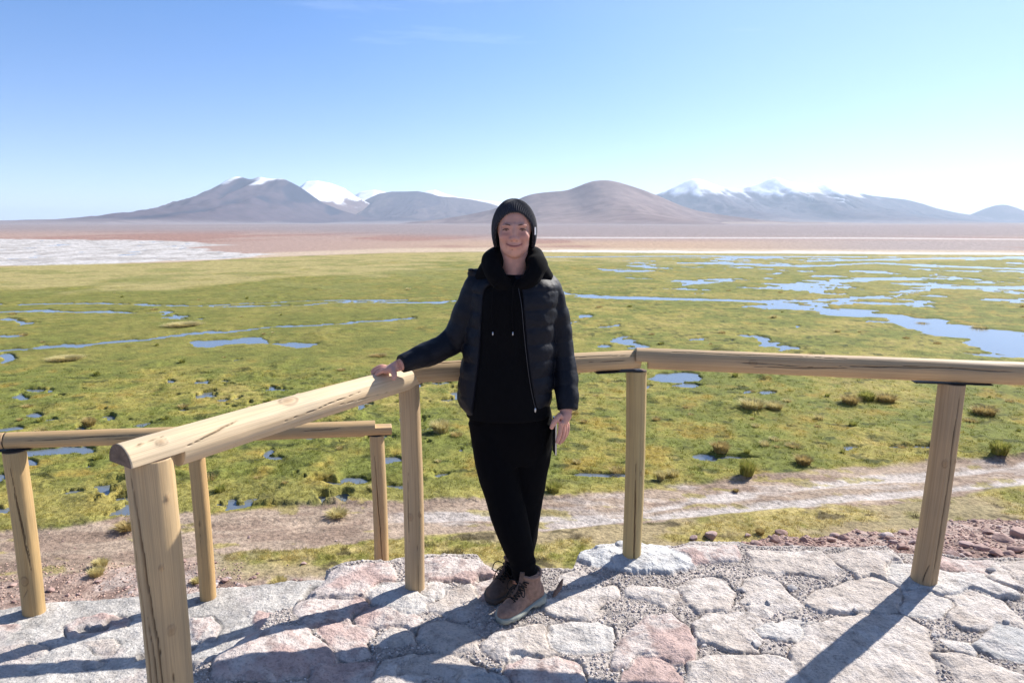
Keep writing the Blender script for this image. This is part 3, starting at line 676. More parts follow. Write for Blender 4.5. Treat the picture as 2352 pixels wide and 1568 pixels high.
def paving(X, Y, stones, mounds, base, seed, fillcol, fine=1.0, grow=0.022):
    jx = (fbm(X*9, Y*9, seed, 4)-0.5)*0.05; jy = (fbm(X*9+7, Y*9, seed+1, 4)-0.5)*0.05
    Xj, Yj = X+jx, Y+jy
    h = np.zeros(X.shape); st = np.zeros(X.shape)
    C = np.zeros(X.shape+(3,)); C[:] = fillcol
    C = mixc(C, np.array(fillcol)*0.80, sstep(0.45, 0.65, fbm(X*6, Y*6, seed+2, 4)))
    gr1, gv1 = cells(X*62, Y*62, seed+3); gr2, gv2 = cells(X*30, Y*30, seed+4)
    grit = 0.006*np.clip(0.55-gr1, 0, 1)*fine + 0.012*np.clip(0.42-gr2, 0, 1)*(gv2 > 0.55)*fine
    h = 0.005*fine + grit + 0.012*(fbm(X*5, Y*5, seed+5, 4)-0.5)
    C = C*(0.80 + 0.36*np.where(gr1 < 0.6, gv1, 0.25))[..., None]
    for k, (poly, th, c) in enumerate(stones):
        p = np.asarray(poly); x0, y0 = p.min(0)-0.06; x1, y1 = p.max(0)+0.06
        m = (X > x0) & (X < x1) & (Y > y0) & (Y < y1)
        if not m.any(): continue
        sd = poly_sd(Xj[m], Yj[m], p) + grow
        e = sstep(-0.003, 0.007, sd)
        x, y = X[m], Y[m]
        tx, ty = (_h(np.array([k]), np.array([seed]), 3)[0]-0.5)*0.06, (_h(np.array([k]), np.array([seed]), 4)[0]-0.5)*0.06
        lay = fbm(x*7 + k*3, y*7, seed+11, 5, 0.58); fl = fbm(x*26, y*26, seed+12, 4, 0.6)
        terr = np.floor(lay*9)/9*0.6 + lay*0.4
        top = 0.004 + th*0.42 + (x-p[:, 0].mean())*tx + (y-p[:, 1].mean())*ty + 0.020*(terr-0.5) + 0.007*(fl-0.5) + 0.006*sstep(0, 0.12, sd) - 0.006*sstep(0.02, 0.0, sd)
        h[m] = np.where(e > 0, h[m]*(1-e) + np.maximum(top, 0.004)*e, h[m])
        gv = np.exp(-((sd+0.005)/0.0045)**2)*sstep(0.35, 0.65, vnoise(x*9+k, y*9, seed+16))
        h[m] = h[m] - 0.012*gv*(1-e*0.5)
        st[m] = np.maximum(st[m], e)
        cc = np.zeros(x.shape+(3,)); cc[:] = c
        cc = mixc(cc, [0.62, 0.565, 0.52], sstep(0.44, 0.60, fbm(x*5+k, y*5, seed+13, 5))*0.75)
        cc = mixc(cc, np.array(c)*0.74, sstep(0.54, 0.70, fl)*0.7)
        C[m] = C[m]*(1-e[:, None]) + cc*e[:, None]
    for poly, th in mounds:
        sd = poly_sd(Xj + jx, Yj + jy, poly); e = sstep(-0.006, 0.022, sd)
        top = th*(0.55+0.5*sstep(0, 0.16, sd)) + 0.03*(fbm(X*11, Y*11, seed+14, 5, 0.6)-0.5) - 0.016*sstep(0.60, 0.66, ridged(X*4+2, Y*4, seed+15, 3))*0.6
        h = h*(1-e) + top*e; st = np.maximum(st, e*0.85)
        C = mixc(C, [0.62, 0.615, 0.60], e)
    return h + base, st, C

xs = np.concatenate([np.arange(-1.45, 2.45, 0.0046), np.linspace(2.46, 7.5, 120)])
ys = np.concatenate([np.linspace(-7, 1.9, 60), np.arange(1.93, 3.26, 0.0046)])
X, Y = np.meshgrid(xs, ys)
stones = [(PG(fn, p, th*0.8), th, c) for fn, p, th, c in STONES]
# stones outside the picture, same kind of paving
rs = np.random.default_rng(3)
for gy in np.arange(-6.6, 1.9, 0.42):
    for gx in np.arange(-1.0, 7.3, 0.46):
        cx, cy = gx + rs.uniform(-.07, .07), gy + rs.uniform(-.06, .06); a0 = rs.uniform(0, 6)
        stones.append(([(cx + rs.uniform(.14, .21)*math.cos(a0+a), cy + rs.uniform(.12, .19)*math.sin(a0+a)) for a in np.linspace(0, 2*np.pi, 7, endpoint=False)], 0.025, PALE if rs.random() < .6 else PINK))
for gy in np.arange(2.1, 3.1, 0.40):
    for gx in np.arange(2.5, 7.3, 0.46):
        cx, cy = gx + rs.uniform(-.07, .07), gy + rs.uniform(-.06, .06); a0 = rs.uniform(0, 6)
        stones.append(([(cx + rs.uniform(.14, .21)*math.cos(a0+a), cy + rs.uniform(.12, .19)*math.sin(a0+a)) for a in np.linspace(0, 2*np.pi, 7, endpoint=False)], 0.025, PALE))
# gentle swell: rises towards the left, dips at the post there
swell = 0.065*sstep(-0.55, -1.0, X)*sstep(2.75, 2.35, Y)*sstep(1.2, 1.9, Y)
H, S, C = paving(X, Y, stones, [(MOUND, 0.042)], 0.0, 400, (0.56, 0.498, 0.448))
H = H + swell
# broken rims
ex = rim_x(Y) + (fbm(X*0+Y*6, Y*0+3, 410, 4)-0.5)*0.10
dl = X - ex
fl_ = sstep(0.02, -0.10, dl)
rimn = 0.10*(fbm(X*14, Y*14, 411, 4)-0.5)*sstep(0.05, -0.03, dl)
H = H - 0.85*fl_ + rimn - 0.02*sstep(0.10, 0.0, dl)
C = mixc(C, [0.60, 0.60, 0.58], sstep(0.03, 0.0, dl)*0.8)
S = np.where(dl < 0.02, S*0.6, S)
de = edge_up(X) + (fbm(X*7, Y*0+1, 412, 4)-0.5)*0.05 - Y
H = H - 0.6*sstep(0.0, -0.10, de)
C = mixc(C, [0.38, 0.29, 0.25], sstep(0.0, -0.02, de))
plat = mk('platform', np.stack([X, Y, H], -1).reshape(-1, 3), gridfaces(len(ys), len(xs)), MS, attrs={'col': C.reshape(-1, 3), 'stone': S.ravel()})
tag(plat, 'viewing platform paved with rough pink and grey stones in gravelly mortar', 'platform', kind='structure')
PH = H; PXs, PYs = xs, ys
def plat_h(x, y):
    i = min(np.searchsorted(PYs, y), len(PYs)-1); j = min(np.searchsorted(PXs, x), len(PXs)-1); return float(PH[i, j])

# lower walkway on the left
xs2 = np.concatenate([np.linspace(-9, -3.5, 60), np.arange(-3.48, -0.75, 0.0075)]); ys2 = np.concatenate([np.linspace(-7, 2.5, 40), np.arange(2.53, 4.25, 0.0075)])
X, Y = np.meshgrid(xs2, ys2)
def PL(pts, z=-0.62): return [G((x/4.272)/1.06293, (1300+y/4.272)/1.06293, z) for x, y in pts]
low_st = [(PL([(640,960),(800,870),(1060,830),(1250,850),(1350,880),(1320,930),(1100,1000),(900,1060),(700,1080)]), 0.012, PINK),
 (PL([(-100,980),(60,950),(220,960),(180,1020),(40,1080),(-100,1100)]), 0.012, PINK),
 (PL([(900,1100),(1190,1060),(1260,1120),(1200,1200),(1000,1220)]), 0.010, PALE),
 (PL([(1980,820),(2200,800),(2300,900),(2250,1050),(2000,1060)]), 0.012, PINK),
 (PL([(2650,740),(2850,760),(2830,900),(2700,960),(2620,860)]), 0.012, PINK),
 (PL([(-100,1200),(300,1150),(520,1180),(420,1280),(100,1320)]), 0.010, PALE),
 (PL([(540,1300),(800,1260),(1100,1290),(1000,1380),(700,1400)]), 0.012, PALE),
 (PL([(2000,1260),(2200,1220),(2400,1260),(2300,1400),(2050,1420)]), 0.010, PALE)]
H2, S2, C2 = paving(X, Y, low_st, [], -0.62, 500, (0.55, 0.52, 0.48), 0.4, 0.0)
cr = sstep(0.86, 0.93, ridged(X*1.6 + (fbm(X*3, Y*3, 520, 3)-0.5)*1.2, Y*1.6, 521, 2))
H2 = H2 - 0.02*cr + 0.035*(fbm(X*2.2, Y*2.2, 522, 4)-0.5) - 0.05*(X + 2.8)*0.8*(X > -3.4) + 0.012*(fbm(X*16, Y*16, 523, 4)-0.5)
C2 = mixc(C2, [0.24, 0.22, 0.20], cr*0.85); C2 = mixc(C2, [0.52, 0.44, 0.41], sstep(0.52, 0.64, fbm(X*2.7, Y*2.7, 524, 4))*0.5)
C2 = mixc(C2, [0.40, 0.38, 0.36], sstep(0.60, 0.70, fbm(X*13, Y*13, 525, 4))*0.6)
S2 = np.full(S2.shape, 0.8)
de2 = edge_low(X) + (fbm(X*5, Y*0+1, 526, 4)-0.5)*0.06 + 0.04 - Y
H2 = H2 - 0.7*sstep(0, -0.10, de2)
lowp = mk('walkway', np.stack([X, Y, H2], -1).reshape(-1, 3), gridfaces(len(ys2), len(xs2)), MS, attrs={'col': C2.reshape(-1, 3), 'stone': S2.ravel()})
tag(lowp, 'lower walkway of smooth grey mortar with flush stones', 'walkway', kind='structure')
def low_h(x, y):
    i = min(np.searchsorted(ys2, y), len(ys2)-1); j = min(np.searchsorted(xs2, x), len(xs2)-1); return float(H2[i, j])
print('paving ok')

# ------------------------------------------------------------------ log fence
WOODC = np.array([0.53, 0.385, 0.218]); CRK = np.array([0.07, 0.035, 0.02]); ENDC = np.array([0.16, 0.105, 0.075])
def log_mesh(A, B, ra, rb, cracks=(), notches=(), knots=(), seed=0, seg=128, dl=0.006, bend=0.006, tint=(1, 1, 1), flats=0.0):
    """round log from A to B. cracks: [(ang0, s0, ang1, s1, width)], notches: [(s0, s1, side(+1 top/-1 bottom), keep)]; s in metres, ang in radians (0 = towards the camera, pi/2 = up for rails)"""
    A, B = np.asarray(A, float), np.asarray(B, float); Ln = np.linalg.norm(B-A); T = (B-A)/Ln
    ref = np.array([0, -1.0, 0])
    a = ref - T*np.dot(ref, T); a /= np.linalg.norm(a)
    if abs(T[2]) < 0.7:
        b = np.array([0, 0, 1.0]); b -= T*np.dot(b, T); b /= np.linalg.norm(b)
        a = np.cross(b, T); a = a if a[1] < 0 else -a
    else: b = np.cross(T, a); b = b if b[0] > 0 else -b
    n = int(Ln/dl)+2; s = np.linspace(0, Ln, n)
    for s0, s1, sd, kp in notches:       # sharp shoulders
        s = np.concatenate([s, [s0-1e-4, s0+1e-4, s1-1e-4, s1+1e-4]])
    s = np.sort(s[(s >= 0) & (s <= Ln)]); n = len(s)
    ang = np.linspace(0, 2*np.pi, seg, endpoint=False)
    Sg, Ag = np.meshgrid(s, ang, indexing='ij')
    r = ra + (rb-ra)*Sg/Ln
    r = r*(1 + 0.030*(fbm(Sg*2.0 + seed, np.cos(Ag)*1.2 + 3, seed, 3)-0.5)*2 + 0.02*np.sin(2*Ag + seed) + 0.012*(fbm(Sg*9, np.sin(Ag)*3+5, seed+3, 3)-0.5)*2)
    C = np.zeros(Sg.shape+(3,)); C[:] = WOODC*np.array(tint)
    for (ka, ks, kr) in knots:
        da = (Ag-ka+np.pi) % (2*np.pi)-np.pi; d = np.hypot(da*ra, (Sg-ks)*0.7)/kr
        r = r + 0.0035*np.exp(-d*d*1.3); C = mixc(C, [0.36, 0.22, 0.11], sstep(1.0, 0.3, d)*0.55)
        C = mixc(C, [0.16, 0.09, 0.05], sstep(0.25, 0.08, np.abs(d-0.95))*(0.15+0.5*vnoise(Ag*3, Sg*40, seed)))
    for (a0, s0, a1, s1, wd) in cracks:
        k = np.clip((Sg-s0)/(s1-s0+1e-9), 0, 1)
        ac = a0 + (a1-a0)*k + 0.10*(fbm(Sg*7+seed, Sg*0+a0, seed+7, 4)-0.5)*2
        da = np.abs((Ag-ac+np.pi) % (2*np.pi)-np.pi)*ra
        wl = wd*np.sin(np.pi*np.clip((Sg-s0)/(s1-s0), 0.0, 1.0))**0.6*(0.6+0.8*fbm(Sg*12, Sg*0, seed+8, 3))
        m = sstep(1.0, 0.25, da/np.maximum(wl, 1e-5))*((Sg > min(s0, s1)) & (Sg < max(s0, s1)))
        r = r - 0.008*m; C = mixc(C, CRK, m*0.92)
        C = mixc(C, WOODC*0.62, sstep(4.0, 1.0, da/np.maximum(wl, 1e-5))*((Sg > s0) & (Sg < s1))*0.35)
    ca, sa = np.cos(Ag)*r, np.sin(Ag)*r
    for s0, s1, sd, kp in notches:
        m = (Sg >= s0) & (Sg <= s1)
        sa = np.where(m & (sa*sd > kp), kp*sd, sa)
    bx = bend*np.sin(np.pi*Sg/Ln)
    P = A + T*Sg[..., None] + a*(ca)[..., None] + b*(sa + bx)[..., None]
    # end caps: concentric rings
    V = P.reshape(-1, 3); Cc = C.reshape(-1, 3)
    gr = np.stack([Ag*ra*18, np.sin(Ag)*0 + Sg*1.4 + seed, np.cos(Ag)*0.5], -1).reshape(-1, 3)
    # wrap-safe grain coordinates
    gr = np.stack([np.cos(Ag)*2.6, np.sin(Ag)*2.6, Sg*0.9 + seed*3.1], -1).reshape(-1, 3)
    gr[:, :2] *= 2.2
    F = [tuple(f) for f in gridfaces(n, seg, True)]
    for end, row in ((0, 0), (1, n-1)):
        ring = P[row]; cen = ring.mean(0); prev = row*seg + np.arange(seg)
        for kf in (0.995, 0.7, 0.4):
            pts = cen + (ring-cen)*kf; base = len(V); V = np.vstack([V, pts])
            ec = np.tile(ENDC*(1.25 if kf == 0.7 else 1.0), (seg, 1)); 
            ec = ec*(0.7+0.6*vnoise(ang*6, np.full(seg, kf*9+seed), seed))[:, None]
            Cc = np.vstack([Cc, ec]); gr = np.vstack([gr, np.stack([np.cos(ang)*kf*9, np.sin(ang)*kf*9, np.full(seg, seed*1.0)], 1)])
            cur = base + np.arange(seg)
            for j in range(seg):
                q = (prev[j], prev[(j+1) % seg], cur[(j+1) % seg], cur[j]); F.append(q if end else q[::-1])
            prev = cur
        V = np.vstack([V, cen]); Cc = np.vstack([Cc, ENDC*0.6]); gr = np.vstack([gr, [0, 0, seed]])
        c = len(V)-1
        for j in range(seg):
            q = (prev[j], prev[(j+1) % seg], c); F.append(q if end else q[::-1])
    return V, F, Cc, gr
def log(name, parent, A, B, ra, rb, **k):
    V, F, Cc, gr = log_mesh(A, B, ra, rb, **k)
    me_o = mk(name, V, F, MW, parent, attrs={'col': Cc})
    a = me_o.data.attributes.new('grain', 'FLOAT_VECTOR', 'POINT'); a.data.foreach_set('vector', gr.ravel())
    # sharp creases at the cut ends
    return me_o
M_IRON = simple('dark_iron', (0.03, 0.028, 0.027), 0.6, 0.4, 0.3)
fence = empty('log_fence', (0.0, 2.8, 0.0), 'pale pine log fence turning a corner round the platform edge, person leaning on it', 'fence')
PI = math.pi
P1 = (-1.043, 1.867); P2 = (-0.428, 2.771); P3 = (0.567, 3.025); P4 = (1.85, 2.826); P9 = (3.25, 2.60)
# post angle: 0 faces the camera, pi/2 faces right
log('post', fence, (*P1, -0.08), (P1[0]+0.004, P1[1], 0.932), 0.061, 0.062, seed=11,
    cracks=[(0.22, 0.10, -0.12, 0.72, 0.0030), (0.12, 0.42, -0.40, 1.0, 0.0036), (-0.45, 0.15, -0.72, 0.85, 0.0024), (0.0, 0.05, -0.30, 0.55, 0.0028), (0.9, 0.0, 0.55, 0.42, 0.0014), (2.5, 0.1, 2.7, 0.9, 0.003)], knots=[(0.55, 0.70, 0.007), (0.72, 0.50, 0.012), (1.1, 0.9, 0.008)])
log('post', fence, (*P2, -0.06), (P2[0]-0.002, P2[1], 0.930), 0.043, 0.043, seed=12,
    cracks=[(-0.4, 0.3, -0.3, 0.62, 0.0012), (2.5, 0.1, 2.7, 0.9, 0.003), (0.5, 0.05, 0.4, 0.3, 0.001)], knots=[(-0.2, 0.42, 0.012), (0.8, 0.43, 0.01)], tint=(0.95, 0.95, 0.98))
log('post', fence, (*P3, -0.04), (P3[0]-0.003, P3[1], 0.933), 0.044, 0.046, seed=13, tint=(0.86, 0.92, 0.80),
    cracks=[(-0.10, 0.45, 0.05, 0.02, 0.0024), (0.15, 0.04, -0.15, 0.55, 0.0020), (2.9, 0.1, 2.7, 0.9, 0.003)], knots=[(0.5, 0.5, 0.008)])
log('post', fence, (P4[0]-0.012, P4[1], -0.04), (P4[0]+0.018, P4[1], 0.921), 0.053, 0.051, seed=14, tint=(0.92, 0.88, 0.88),
    cracks=[(0.05, 0.05, 0.10, 0.93, 0.0032), (-0.7, 0.06, -0.35, 0.16, 0.0018), (2.9, 0.1, 2.7, 0.9, 0.003)], knots=[(-0.35, 0.62, 0.012), (0.6, 0.63, 0.009)])
log('post', fence, (*P9, -0.04), (*P9, 0.92), 0.053, 0.051, seed=15)
def along(A, B, d0, d1, za, zb):
    A, B = np.array(A), np.array(B); L_ = np.linalg.norm(B-A); t = (B-A)/L_
    sl_ = (zb-za)/L_
    return (*(A - t*d0), za - sl_*d0), (*(B + t*d1), zb + sl_*d1)
# rails: s starts at the first end
A_, B_ = along(P1, P2, 0.075, 0.045, 0.934, 0.957)
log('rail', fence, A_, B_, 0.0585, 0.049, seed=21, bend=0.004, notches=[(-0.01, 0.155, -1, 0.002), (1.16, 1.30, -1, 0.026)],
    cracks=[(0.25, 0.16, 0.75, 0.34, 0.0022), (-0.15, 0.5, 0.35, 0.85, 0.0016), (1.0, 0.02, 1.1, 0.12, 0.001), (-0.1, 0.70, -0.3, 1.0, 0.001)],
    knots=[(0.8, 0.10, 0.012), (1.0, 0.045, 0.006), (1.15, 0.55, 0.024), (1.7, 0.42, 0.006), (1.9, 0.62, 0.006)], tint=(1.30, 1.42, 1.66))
A_, B_ = along(P2, P3, -0.005, 0.0, 0.972, 0.982)
log('rail', fence, A_, B_, 0.043, 0.044, seed=22, bend=0.003, cracks=[(1.2, 0.02, 1.0, 0.5, 0.0018), (0.9, 0.45, 0.75, 1.0, 0.0016), (0.3, 0.75, 0.2, 0.95, 0.0012)], tint=(0.98, 0.96, 0.95),
    notches=[(-0.01, 0.09, -1, 0.033), (0.93, 1.05, -1, 0.034)])
A_, B_ = along(P3, P9, -0.012, 0.3, 0.990, 0.955)
A_ = (P3[0]-0.012, P3[1]-0.012, 0.992); 
log('rail', fence, A_, (P4[0]+1.75, P4[1]-0.275, 0.955), 0.046, 0.048, seed=23, bend=0.0,
    notches=[(-0.01, 0.055, -1, 0.008)],
    cracks=[(0.15, 0.42, 0.0, 0.75, 0.0016), (-0.25, 0.50, 0.05, 0.95, 0.0022), (0.2, 0.85, 0.5, 1.30, 0.0022), (0.5, 1.1, 0.3, 1.6, 0.0018), (1.0, 0.1, 1.05, 0.9, 0.0014)], knots=[(0.2, 0.50, 0.012)], tint=(1.0, 0.96, 0.95))
for q, dzz in ((0.03, 0.050), (0.16, 0.046), (0.20, 0.052), (0.93, 0.046)):
    MB().ell((P1[0]+(P2[0]-P1[0])*q+0.012, P1[1]+(P2[1]-P1[1])*q-0.012, 0.934+0.023*q+dzz), (0.0035, 0.0035, 0.0035), None, 10).mk('nail', M_IRON, fence)
for q in (0.012, 0.05): MB().ell((P3[0]+q, P3[1]-0.030, 0.992+0.036), (0.0035, 0.0035, 0.0035), None, 10).mk('nail', M_IRON, fence)
# thin dark shims under the rails
for (c, L_, a) in (((P3[0]-0.09, P3[1]-0.035, 0.936), 0.22, 0.255), ((P4[0]+0.01, P4[1]-0.01, 0.924), 0.30, -0.155), ((P2[0], P2[1]-0.01, 0.9315), 0.10, 0.6), ((P1[0]+0.03, P1[1]+0.045, 0.9335), 0.16, 0.97)):
    V, F = box(c, (L_, 0.05, 0.0035), rotz(a)); mk('shim', V, F, M_IRON, fence, smooth=False)

fence2 = empty('log_fence', (-1.85, 3.82, -0.68), 'lower log fence beside the left walkway, its rail end notched', 'fence')
P5 = (-2.755, 3.62); P6 = (-1.852, 3.83); P7 = (-0.835, 4.05)
log('post', fence2, (P5[0]-0.008, P5[1], -0.70), (P5[0]+0.0, P5[1], 0.350), 0.058, 0.057, seed=31, tint=(0.92, 0.88, 0.76),
    cracks=[(0.2, 0.85, 0.75, 0.35, 0.0030), (0.1, 1.0, 0.75, 0.45, 0.0022), (-0.2, 0.2, 0.35, 0.25, 0.0025)], knots=[(0.1, 0.30, 0.02)])
log('post', fence2, (*P6, -0.78), (P6[0], P6[1], 0.325), 0.048, 0.047, seed=32, tint=(0.98, 0.90, 0.76), cracks=[(0.0, 0.4, 0.1, 0.7, 0.001)], knots=[(0.1, 0.62, 0.008)])
log('post', fence2, (*P7, -0.75), (P7[0], P7[1], 0.305), 0.046, 0.045, seed=33, tint=(0.98, 0.96, 0.90), cracks=[(-0.3, 0.95, 0.35, 0.15, 0.0034)])
log('rail', fence2, (-5.1, 3.0, 0.48), (-2.795, 3.615, 0.409), 0.046, 0.045, seed=34, cracks=[(0.3, 1.9, 0.1, 2.25, 0.0016)], tint=(1.0, 0.94, 0.86))
log('rail', fence2, (-2.79, 3.618, 0.408), (-0.745, 4.07, 0.343), 0.045, 0.048, seed=35, bend=0.0, cracks=[(0.2, 0.1, 0.5, 0.7, 0.002), (0.1, 0.5, -0.2, 1.0, 0.0015), (0.2, 1.55, 0.5, 1.8, 0.002)], tint=(1.0, 0.94, 0.86),
    notches=[(1.995, 2.5, 1, 0.014), (1.93, 2.5, -1, 0.034)])
log('post', fence2, (-5.0, 3.03, -0.7), (-5.0, 3.03, 0.42), 0.055, 0.054, seed=36)
for (c, L_, a) in (((P5[0]-0.02, P5[1]-0.01, 0.357), 0.22, 0.23), ((P7[0]+0.01, P7[1]-0.005, 0.3075), 0.12, 0.2)):
    V, F = box(c, (L_, 0.05, 0.004), rotz(a)); mk('shim', V, F, M_IRON, fence2, smooth=False)
print('fence ok')

# ------------------------------------------------------------------ person
def mat_skin():
    m, nt, b = newmat('skin'); a = attr(nt)
    nt.links.new(a.outputs['Color'], b.inputs['Base Color']); b.inputs['Specular IOR Level'].default_value = 0.3; b.inputs['Roughness'].default_value = 0.58
    b.inputs['Subsurface Weight'].default_value = 0.12; b.inputs['Subsurface Radius'].default_value = (0.02, 0.008, 0.005)
    b.inputs['Subsurface Scale'].default_value = 0.3
    return m
M_SKIN = mat_skin()
def fabric(name, c, rough, sheen, sc, bs, spec=0.3):
    m, nt, b = newmat(name); b.inputs['Base Color'].default_value = (*c, 1); b.inputs['Roughness'].default_value = rough
    b.inputs['Sheen Weight'].default_value = sheen; b.inputs['Sheen Roughness'].default_value = 0.5
    b.inputs['Specular IOR Level'].default_value = spec
    f = noise_fac(nt, sc, 5, 0.6); bump(nt, b, f, bs, 0.006); return m
M_JACK = fabric('black_nylon', (0.0050, 0.0064, 0.0115), 0.58, 0.0, 28, 0.6, 0.22)
M_COT = fabric('black_cotton', (0.0025, 0.0025, 0.0032), 0.95, 0.0, 18, 0.3, 0.15)
M_PANT = fabric('black_jersey', (0.0028, 0.0028, 0.0035), 0.95, 0.0, 9, 0.5, 0.1)
M_KNIT = fabric('charcoal_knit', (0.022, 0.023, 0.030), 0.9, 0.2, 60, 0.4, 0.2)
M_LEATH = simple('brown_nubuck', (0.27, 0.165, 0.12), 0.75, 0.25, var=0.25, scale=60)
M_LEATH_SHADE_TONGUE = simple('shaded_and_tongue_nubuck', (0.13, 0.085, 0.065), 0.8, 0.2, var=0.2, scale=60)  # rear boot's shade put into the colour; both tongues share it
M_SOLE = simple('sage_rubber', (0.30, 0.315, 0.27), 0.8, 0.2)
M_SOLE_SHADED = simple('shaded_rubber', (0.09, 0.07, 0.06), 0.8, 0.2)  # darkened copy of the sole rubber for the boot in shade
M_LACE = simple('lace_black', (0.015, 0.014, 0.014), 0.8, 0.2)
M_WHITE = simple('white_label', (0.75, 0.75, 0.74), 0.7, 0.2)
M_STEEL = simple('steel', (0.55, 0.55, 0.56), 0.3, 0.5, 1.0)
M_ZIP = simple('zip_metal', (0.05, 0.05, 0.055), 0.5, 0.4, 0.4)
M_EYEW = simple('eye_white', (0.22, 0.17, 0.15), 0.2, 0.5)
M_EYED = simple('eye_dark', (0.035, 0.018, 0.012), 0.15, 0.5)
M_BROW = simple('eyebrow_hair', (0.10, 0.05, 0.035), 0.9, 0.1)

FZ = plat_h(0.05, 2.58)            # paving height under the boots
PB = (0.03, 2.62, FZ)
HC = np.array([0.0088, 2.690, 1.563])     # centre of the head, at eye height
# --- head surface: smooth union of soft shapes, found along rays from the centre
def head_surface():
    nth, nph = 150, 220
    th = np.linspace(0.001, np.pi-0.001, nth); ph = np.linspace(0, 2*np.pi, nph, endpoint=False)
    T, Pp = np.meshgrid(th, ph, indexing='ij')
    D = np.stack([np.sin(T)*np.sin(Pp), -np.sin(T)*np.cos(Pp), np.cos(T)], -1)   # phi=0 looks at the camera (-Y)
    c0 = np.array([0, 0, -0.012])
    def ell(p, c, r):
        q = (p-np.array(c))/np.array(r); k = np.linalg.norm(q, axis=-1); k2 = np.linalg.norm(q/np.array(r), axis=-1)
        return k*(k-1)/np.maximum(k2, 1e-6)
    def smin(a, b, k):
        h = np.clip(0.5+0.5*(b-a)/k, 0, 1); return b*(1-h)+a*h - k*h*(1-h)
    def smax(a, b, k): return -smin(-a, -b, k)
    def sdf(p):
        d = ell(p, (0, 0.012, 0.028), (0.072, 0.090, 0.080))
        d = smin(d, ell(p, (0, -0.030, -0.022), (0.056, 0.055, 0.064)), 0.025)
        d = smin(d, ell(p, (0, -0.050, -0.086), (0.026, 0.027, 0.020)), 0.030)      # chin
        for s in (-1, 1):
            d = smin(d, ell(p, (s*0.030, -0.022, -0.062), (0.020, 0.038, 0.024)), 0.028)     # jaw
            d = smin(d, ell(p, (s*0.036, -0.064, -0.024), (0.021, 0.018, 0.018)), 0.016)     # smiling cheeks
            d = smin(d, ell(p, (s*0.028, -0.079, 0.017), (0.022, 0.008, 0.006)), 0.012)      # brow
            d = smax(d, -ell(p, (s*0.0305, -0.094, 0.001), (0.016, 0.014, 0.0085)), 0.010)   # sockets
            d = smin(d, ell(p, (s*0.0305, -0.071, 0.0040), (0.0155, 0.0105, 0.0055)), 0.004) # upper lid
            d = smin(d, ell(p, (s*0.0305, -0.0705, -0.0058), (0.0150, 0.0100, 0.0050)), 0.004)# lower lid
            d = smin(d, ell(p, (s*0.0125, -0.089, -0.0345), (0.0068, 0.008, 0.0060)), 0.006) # nostril wings
        d = smin(d, ell(p, (0, -0.082, -0.004), (0.0080, 0.012, 0.026)), 0.010); d = smin(d, ell(p, (0, -0.088, -0.016), (0.0075, 0.011, 0.015)), 0.008)
        d = smin(d, ell(p, (0, -0.095, -0.030), (0.0100, 0.011, 0.0080)), 0.008)             # nose tip
        d = smin(d, ell(p, (0, -0.075, -0.055), (0.024, 0.014, 0.014)), 0.014)               # mouth mound
        d = smin(d, ell(p, (0, -0.0885, -0.0545), (0.0200, 0.0045, 0.0028)), 0.004)
        d = smin(d, ell(p, (0, -0.0885, -0.0620), (0.0160, 0.0050, 0.0035)), 0.004)
        xl = p[..., 0]; zc = -0.0590 + 9.0*xl**2                                             # smile line
        d = smax(d, -(np.sqrt((p[..., 2]-zc)**2 + np.clip(-p[..., 1]-0.093, -1, 0)**2*0.3 + np.clip(np.abs(xl)-0.030, 0, 1)**2) - 0.0012), 0.002)
        return d
    rad = np.full(T.shape, 0.150); hit = np.zeros(T.shape, bool)
    for _ in range(70):
        dd = sdf(c0 + D*rad[..., None]); hit |= dd < 0.0003
        rad = np.where(hit, rad, rad - np.clip(dd*0.6, 0.0003, 0.01)); rad = np.maximum(rad, 0.02)
    V = HC + c0 + D*rad[..., None]
    return closed(V)
hv, hf = head_surface()
B = MB(); B.add(hv, hf)
pl_ = lambda *a: np.array(W(*a))
# neck, torso, hips
B.tube([(HC[0], 2.715, 1.30), (HC[0], 2.706, 1.38), (HC[0], 2.700, 1.44), (HC[0], 2.70, 1.50)], [(0.075, 0.07), (0.056, 0.056), (0.052, 0.054), (0.052, 0.055)], 28, 14)
TC0 = (0.004, 2.735)
B.tube([(0.0, 2.735, 0.86), (0.0, 2.735, 1.0), (0.0, 2.735, 1.12), (0.0, 2.735, 1.25), (0.003, 2.73, 1.345), (0.006, 2.725, 1.375)],
       [(0.14, 0.09), (0.125, 0.09), (0.125, 0.09), (0.145, 0.095), (0.115, 0.07), (0.06, 0.05)], 36, 24, ref=(0, 1, 0))
# arms
RA = [pl_(1106, 672, 2.73), pl_(1075, 722, 2.735), pl_(1038, 783, 2.745), pl_(985, 812, 2.69), pl_(918, 838, 2.615)]
B.tube(RA, [0.045, 0.042, 0.038, 0.034, 0.024], 20, 24)
LA = [pl_(1262, 680, 2.73), pl_(1283, 760, 2.745), pl_(1293, 820, 2.74), pl_(1300, 880, 2.70), pl_(1300, 948, 2.655)]
B.tube(LA, [0.045, 0.040, 0.037, 0.033, 0.025], 20, 24)
# legs
FL = [pl_(1128, 955, 2.73), pl_(1140, 1050, 2.70), pl_(1160, 1140, 2.67), pl_(1185, 1230, 2.64), pl_(1203, 1300, 2.635), pl_(1214, 1352, 2.635)]
RL = [pl_(1225, 955, 2.74), pl_(1222, 1050, 2.75), pl_(1208, 1140, 2.75), pl_(1196, 1230, 2.75), pl_(1187, 1295, 2.75), pl_(1184, 1335, 2.755)]
B.tube(FL, [0.075, 0.07, 0.055, 0.048, 0.032, 0.022], 20, 30); B.tube(RL, [0.075, 0.07, 0.055, 0.048, 0.032, 0.022], 20, 30)
